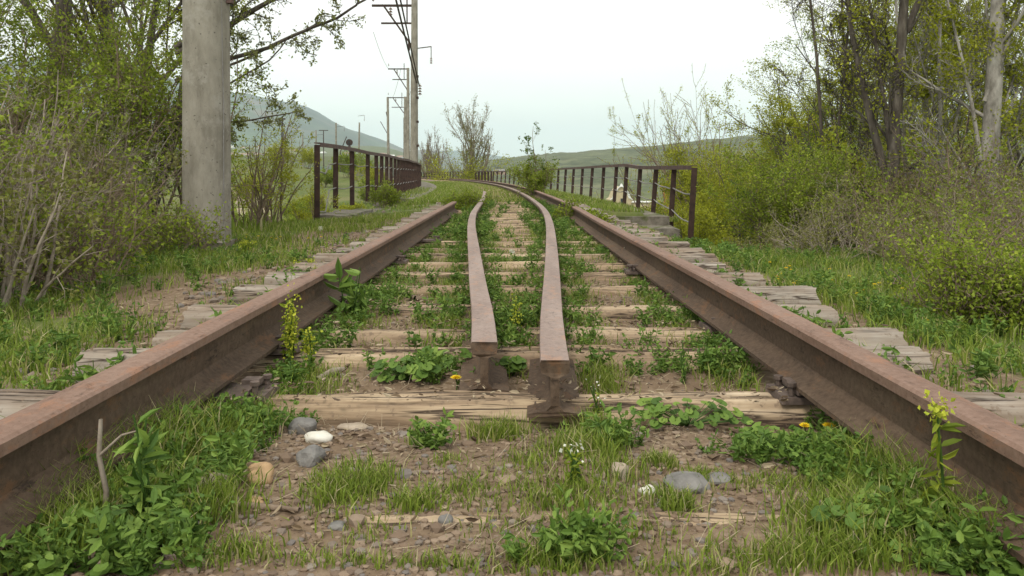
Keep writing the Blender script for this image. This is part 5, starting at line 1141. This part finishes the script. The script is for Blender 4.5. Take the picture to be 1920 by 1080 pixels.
def dandelion(label, px, py, s=.016, puff=False, Y=None):
    q = P(px, py, Y) if Y else zsolve(px, py, .04); t = thing('dandelion', label, 'flower', (q[0], q[1], tz(q[0], q[1])), 0, 'dandelions'); h = q[2] - tz(q[0], q[1]); r_ = np.random.default_rng(int(px))
    mb = MB(); mb.path([(0, 0, -.01), (.003, 0, h * .5), (0, 0, h)], .0018, 5); mb.build('stem', M['weed'], t); mb = MB()
    if puff:
        v = r_.normal(size=(90, 3)); v /= np.linalg.norm(v, axis=1, keepdims=True)
        mb.tubes([(0, 0, h, *(v[i] * s + np.array([0, 0, h])), .0004, .0012) for i in range(90)], 3)
        mb.build('seed_head', M['white_petal'], t)
    else:
        for ring, (n_, rr_, dz) in enumerate(((16, 1, 0), (14, .75, .003), (9, .45, .005))):
            for k in range(n_):
                a = 2 * math.pi * k / n_ + ring * .2; c = np.array([math.cos(a), math.sin(a), 0]); x = np.array([-math.sin(a), math.cos(a), 0]); b = np.array([0, 0, h + dz])
                mb.add([b, b + c * s * rr_ * .6 + x * s * .14, b + c * s * rr_ + [0, 0, s * .22], b + c * s * rr_ * .6 - x * s * .14], None, [[0, 1, 2, 3]], r_.random())
        mb.build('bloom', M['petal'], t)
dandelion('yellow dandelion beside the left guard rail end', 855, 709, .018)
dandelion('yellow dandelion on the right, left one of the close pair', 1509, 799, .014)
dandelion('yellow dandelion on the right, right one of the close pair', 1554, 799, .016)
dandelion('white dandelion clock above the right rail, the nearer', 1175, 466, .02, True, 5.3)
dandelion('white dandelion clock in the middle of the track between guard rails', 960, 472, .022, True)
dandelion('white dandelion clock left of track before the first railing post', 521, 458, .025, True, 7.6)
dandelion('pale dandelion clock in front of the first railing post', 601, 428, .03, True, 9.5)
rv = random.Random(12)
for i in range(26):
    px = rv.uniform(1440, 1740); py = 478 + (px - 1440) * .27 + rv.uniform(-6, 45); dandelion('small yellow flower in the grass of the right verge', px, py, .014, False)
for i in range(12):
    px = rv.uniform(440, 640); py = rv.uniform(436, 452); dandelion('small yellow flower in the grass near the concrete pole', px, py, .016, False)
# fallen sticks
def stick(label, pts, r, mat='twig_dry'):
    p0 = zsolve(*pts[0][:2]); w_ = []
    for a in pts: q = zsolve(a[0], a[1], a[2]); w_.append((q[0] - p0[0], q[1] - p0[1], q[2] - p0[2] + .006))
    mb = MB(); mb.path(w_, r, 6); o = mb.build('fallen_stick', M[mat], smooth=True); o.location = p0; tag(o, label, 'stick')
stick('brown stick lying across the soil below the beige stone', [(345, 958, 0), (420, 950, 0), (500, 958, 0), (560, 962, 0)], [.007, .007, .006, .004], 'twig')
stick('thin dry twig lying from the left weeds to the tie plate', [(330, 812, .02), (400, 775, .03), (440, 752, .03), (480, 742, .02)], [.003, .003, .0025, .002])
stick('splinter of pale wood lying behind the second sleeper', [(595, 716, 0), (625, 700, .01), (645, 695, .01)], [.010, .012, .006])
stick('curved piece of bark lying on the fifth sleeper', [(755, 553, 0), (780, 562, .01), (800, 566, 0)], [.012, .016, .008], 'twig')
mb = MB(); mb.path([(0, 0, 0), (.004, 0, .07), (-.008, 0, .13), (-.006, .003, .19)], [.005, .0045, .004, .003]); mb.path([(-.008, 0, .13), (.03, 0, .165), (.055, .01, .17)], [.003, .002, .0012]); o = mb.build('dead_twig', M['twig_dry'], smooth=True); o.location = (-.68, 1.28, -.02); tag(o, 'dead upright broken twig standing before the left rail in the left foreground', 'stick')
hm = bpy.data.materials.new('haze air'); hm.use_nodes = True; t = hm.node_tree; t.nodes.clear(); o = t.nodes.new('ShaderNodeOutputMaterial')
pv = t.nodes.new('ShaderNodeVolumePrincipled'); pv.inputs['Color'].default_value = (.76, .91, .99, 1); pv.inputs['Density'].default_value = .00015; pv.inputs['Anisotropy'].default_value = 0
t.links.new(pv.outputs[0], o.inputs['Volume'])
mb = MB(); mb.box((0, 4500, 180), (24000, 10500, 780)); hz = mb.build('haze', hm, kind='stuff')
tot = sum(len(o.data.polygons) for o in C.objects if o.type == 'MESH'); print('faces', tot, 'objects', len(C.objects))
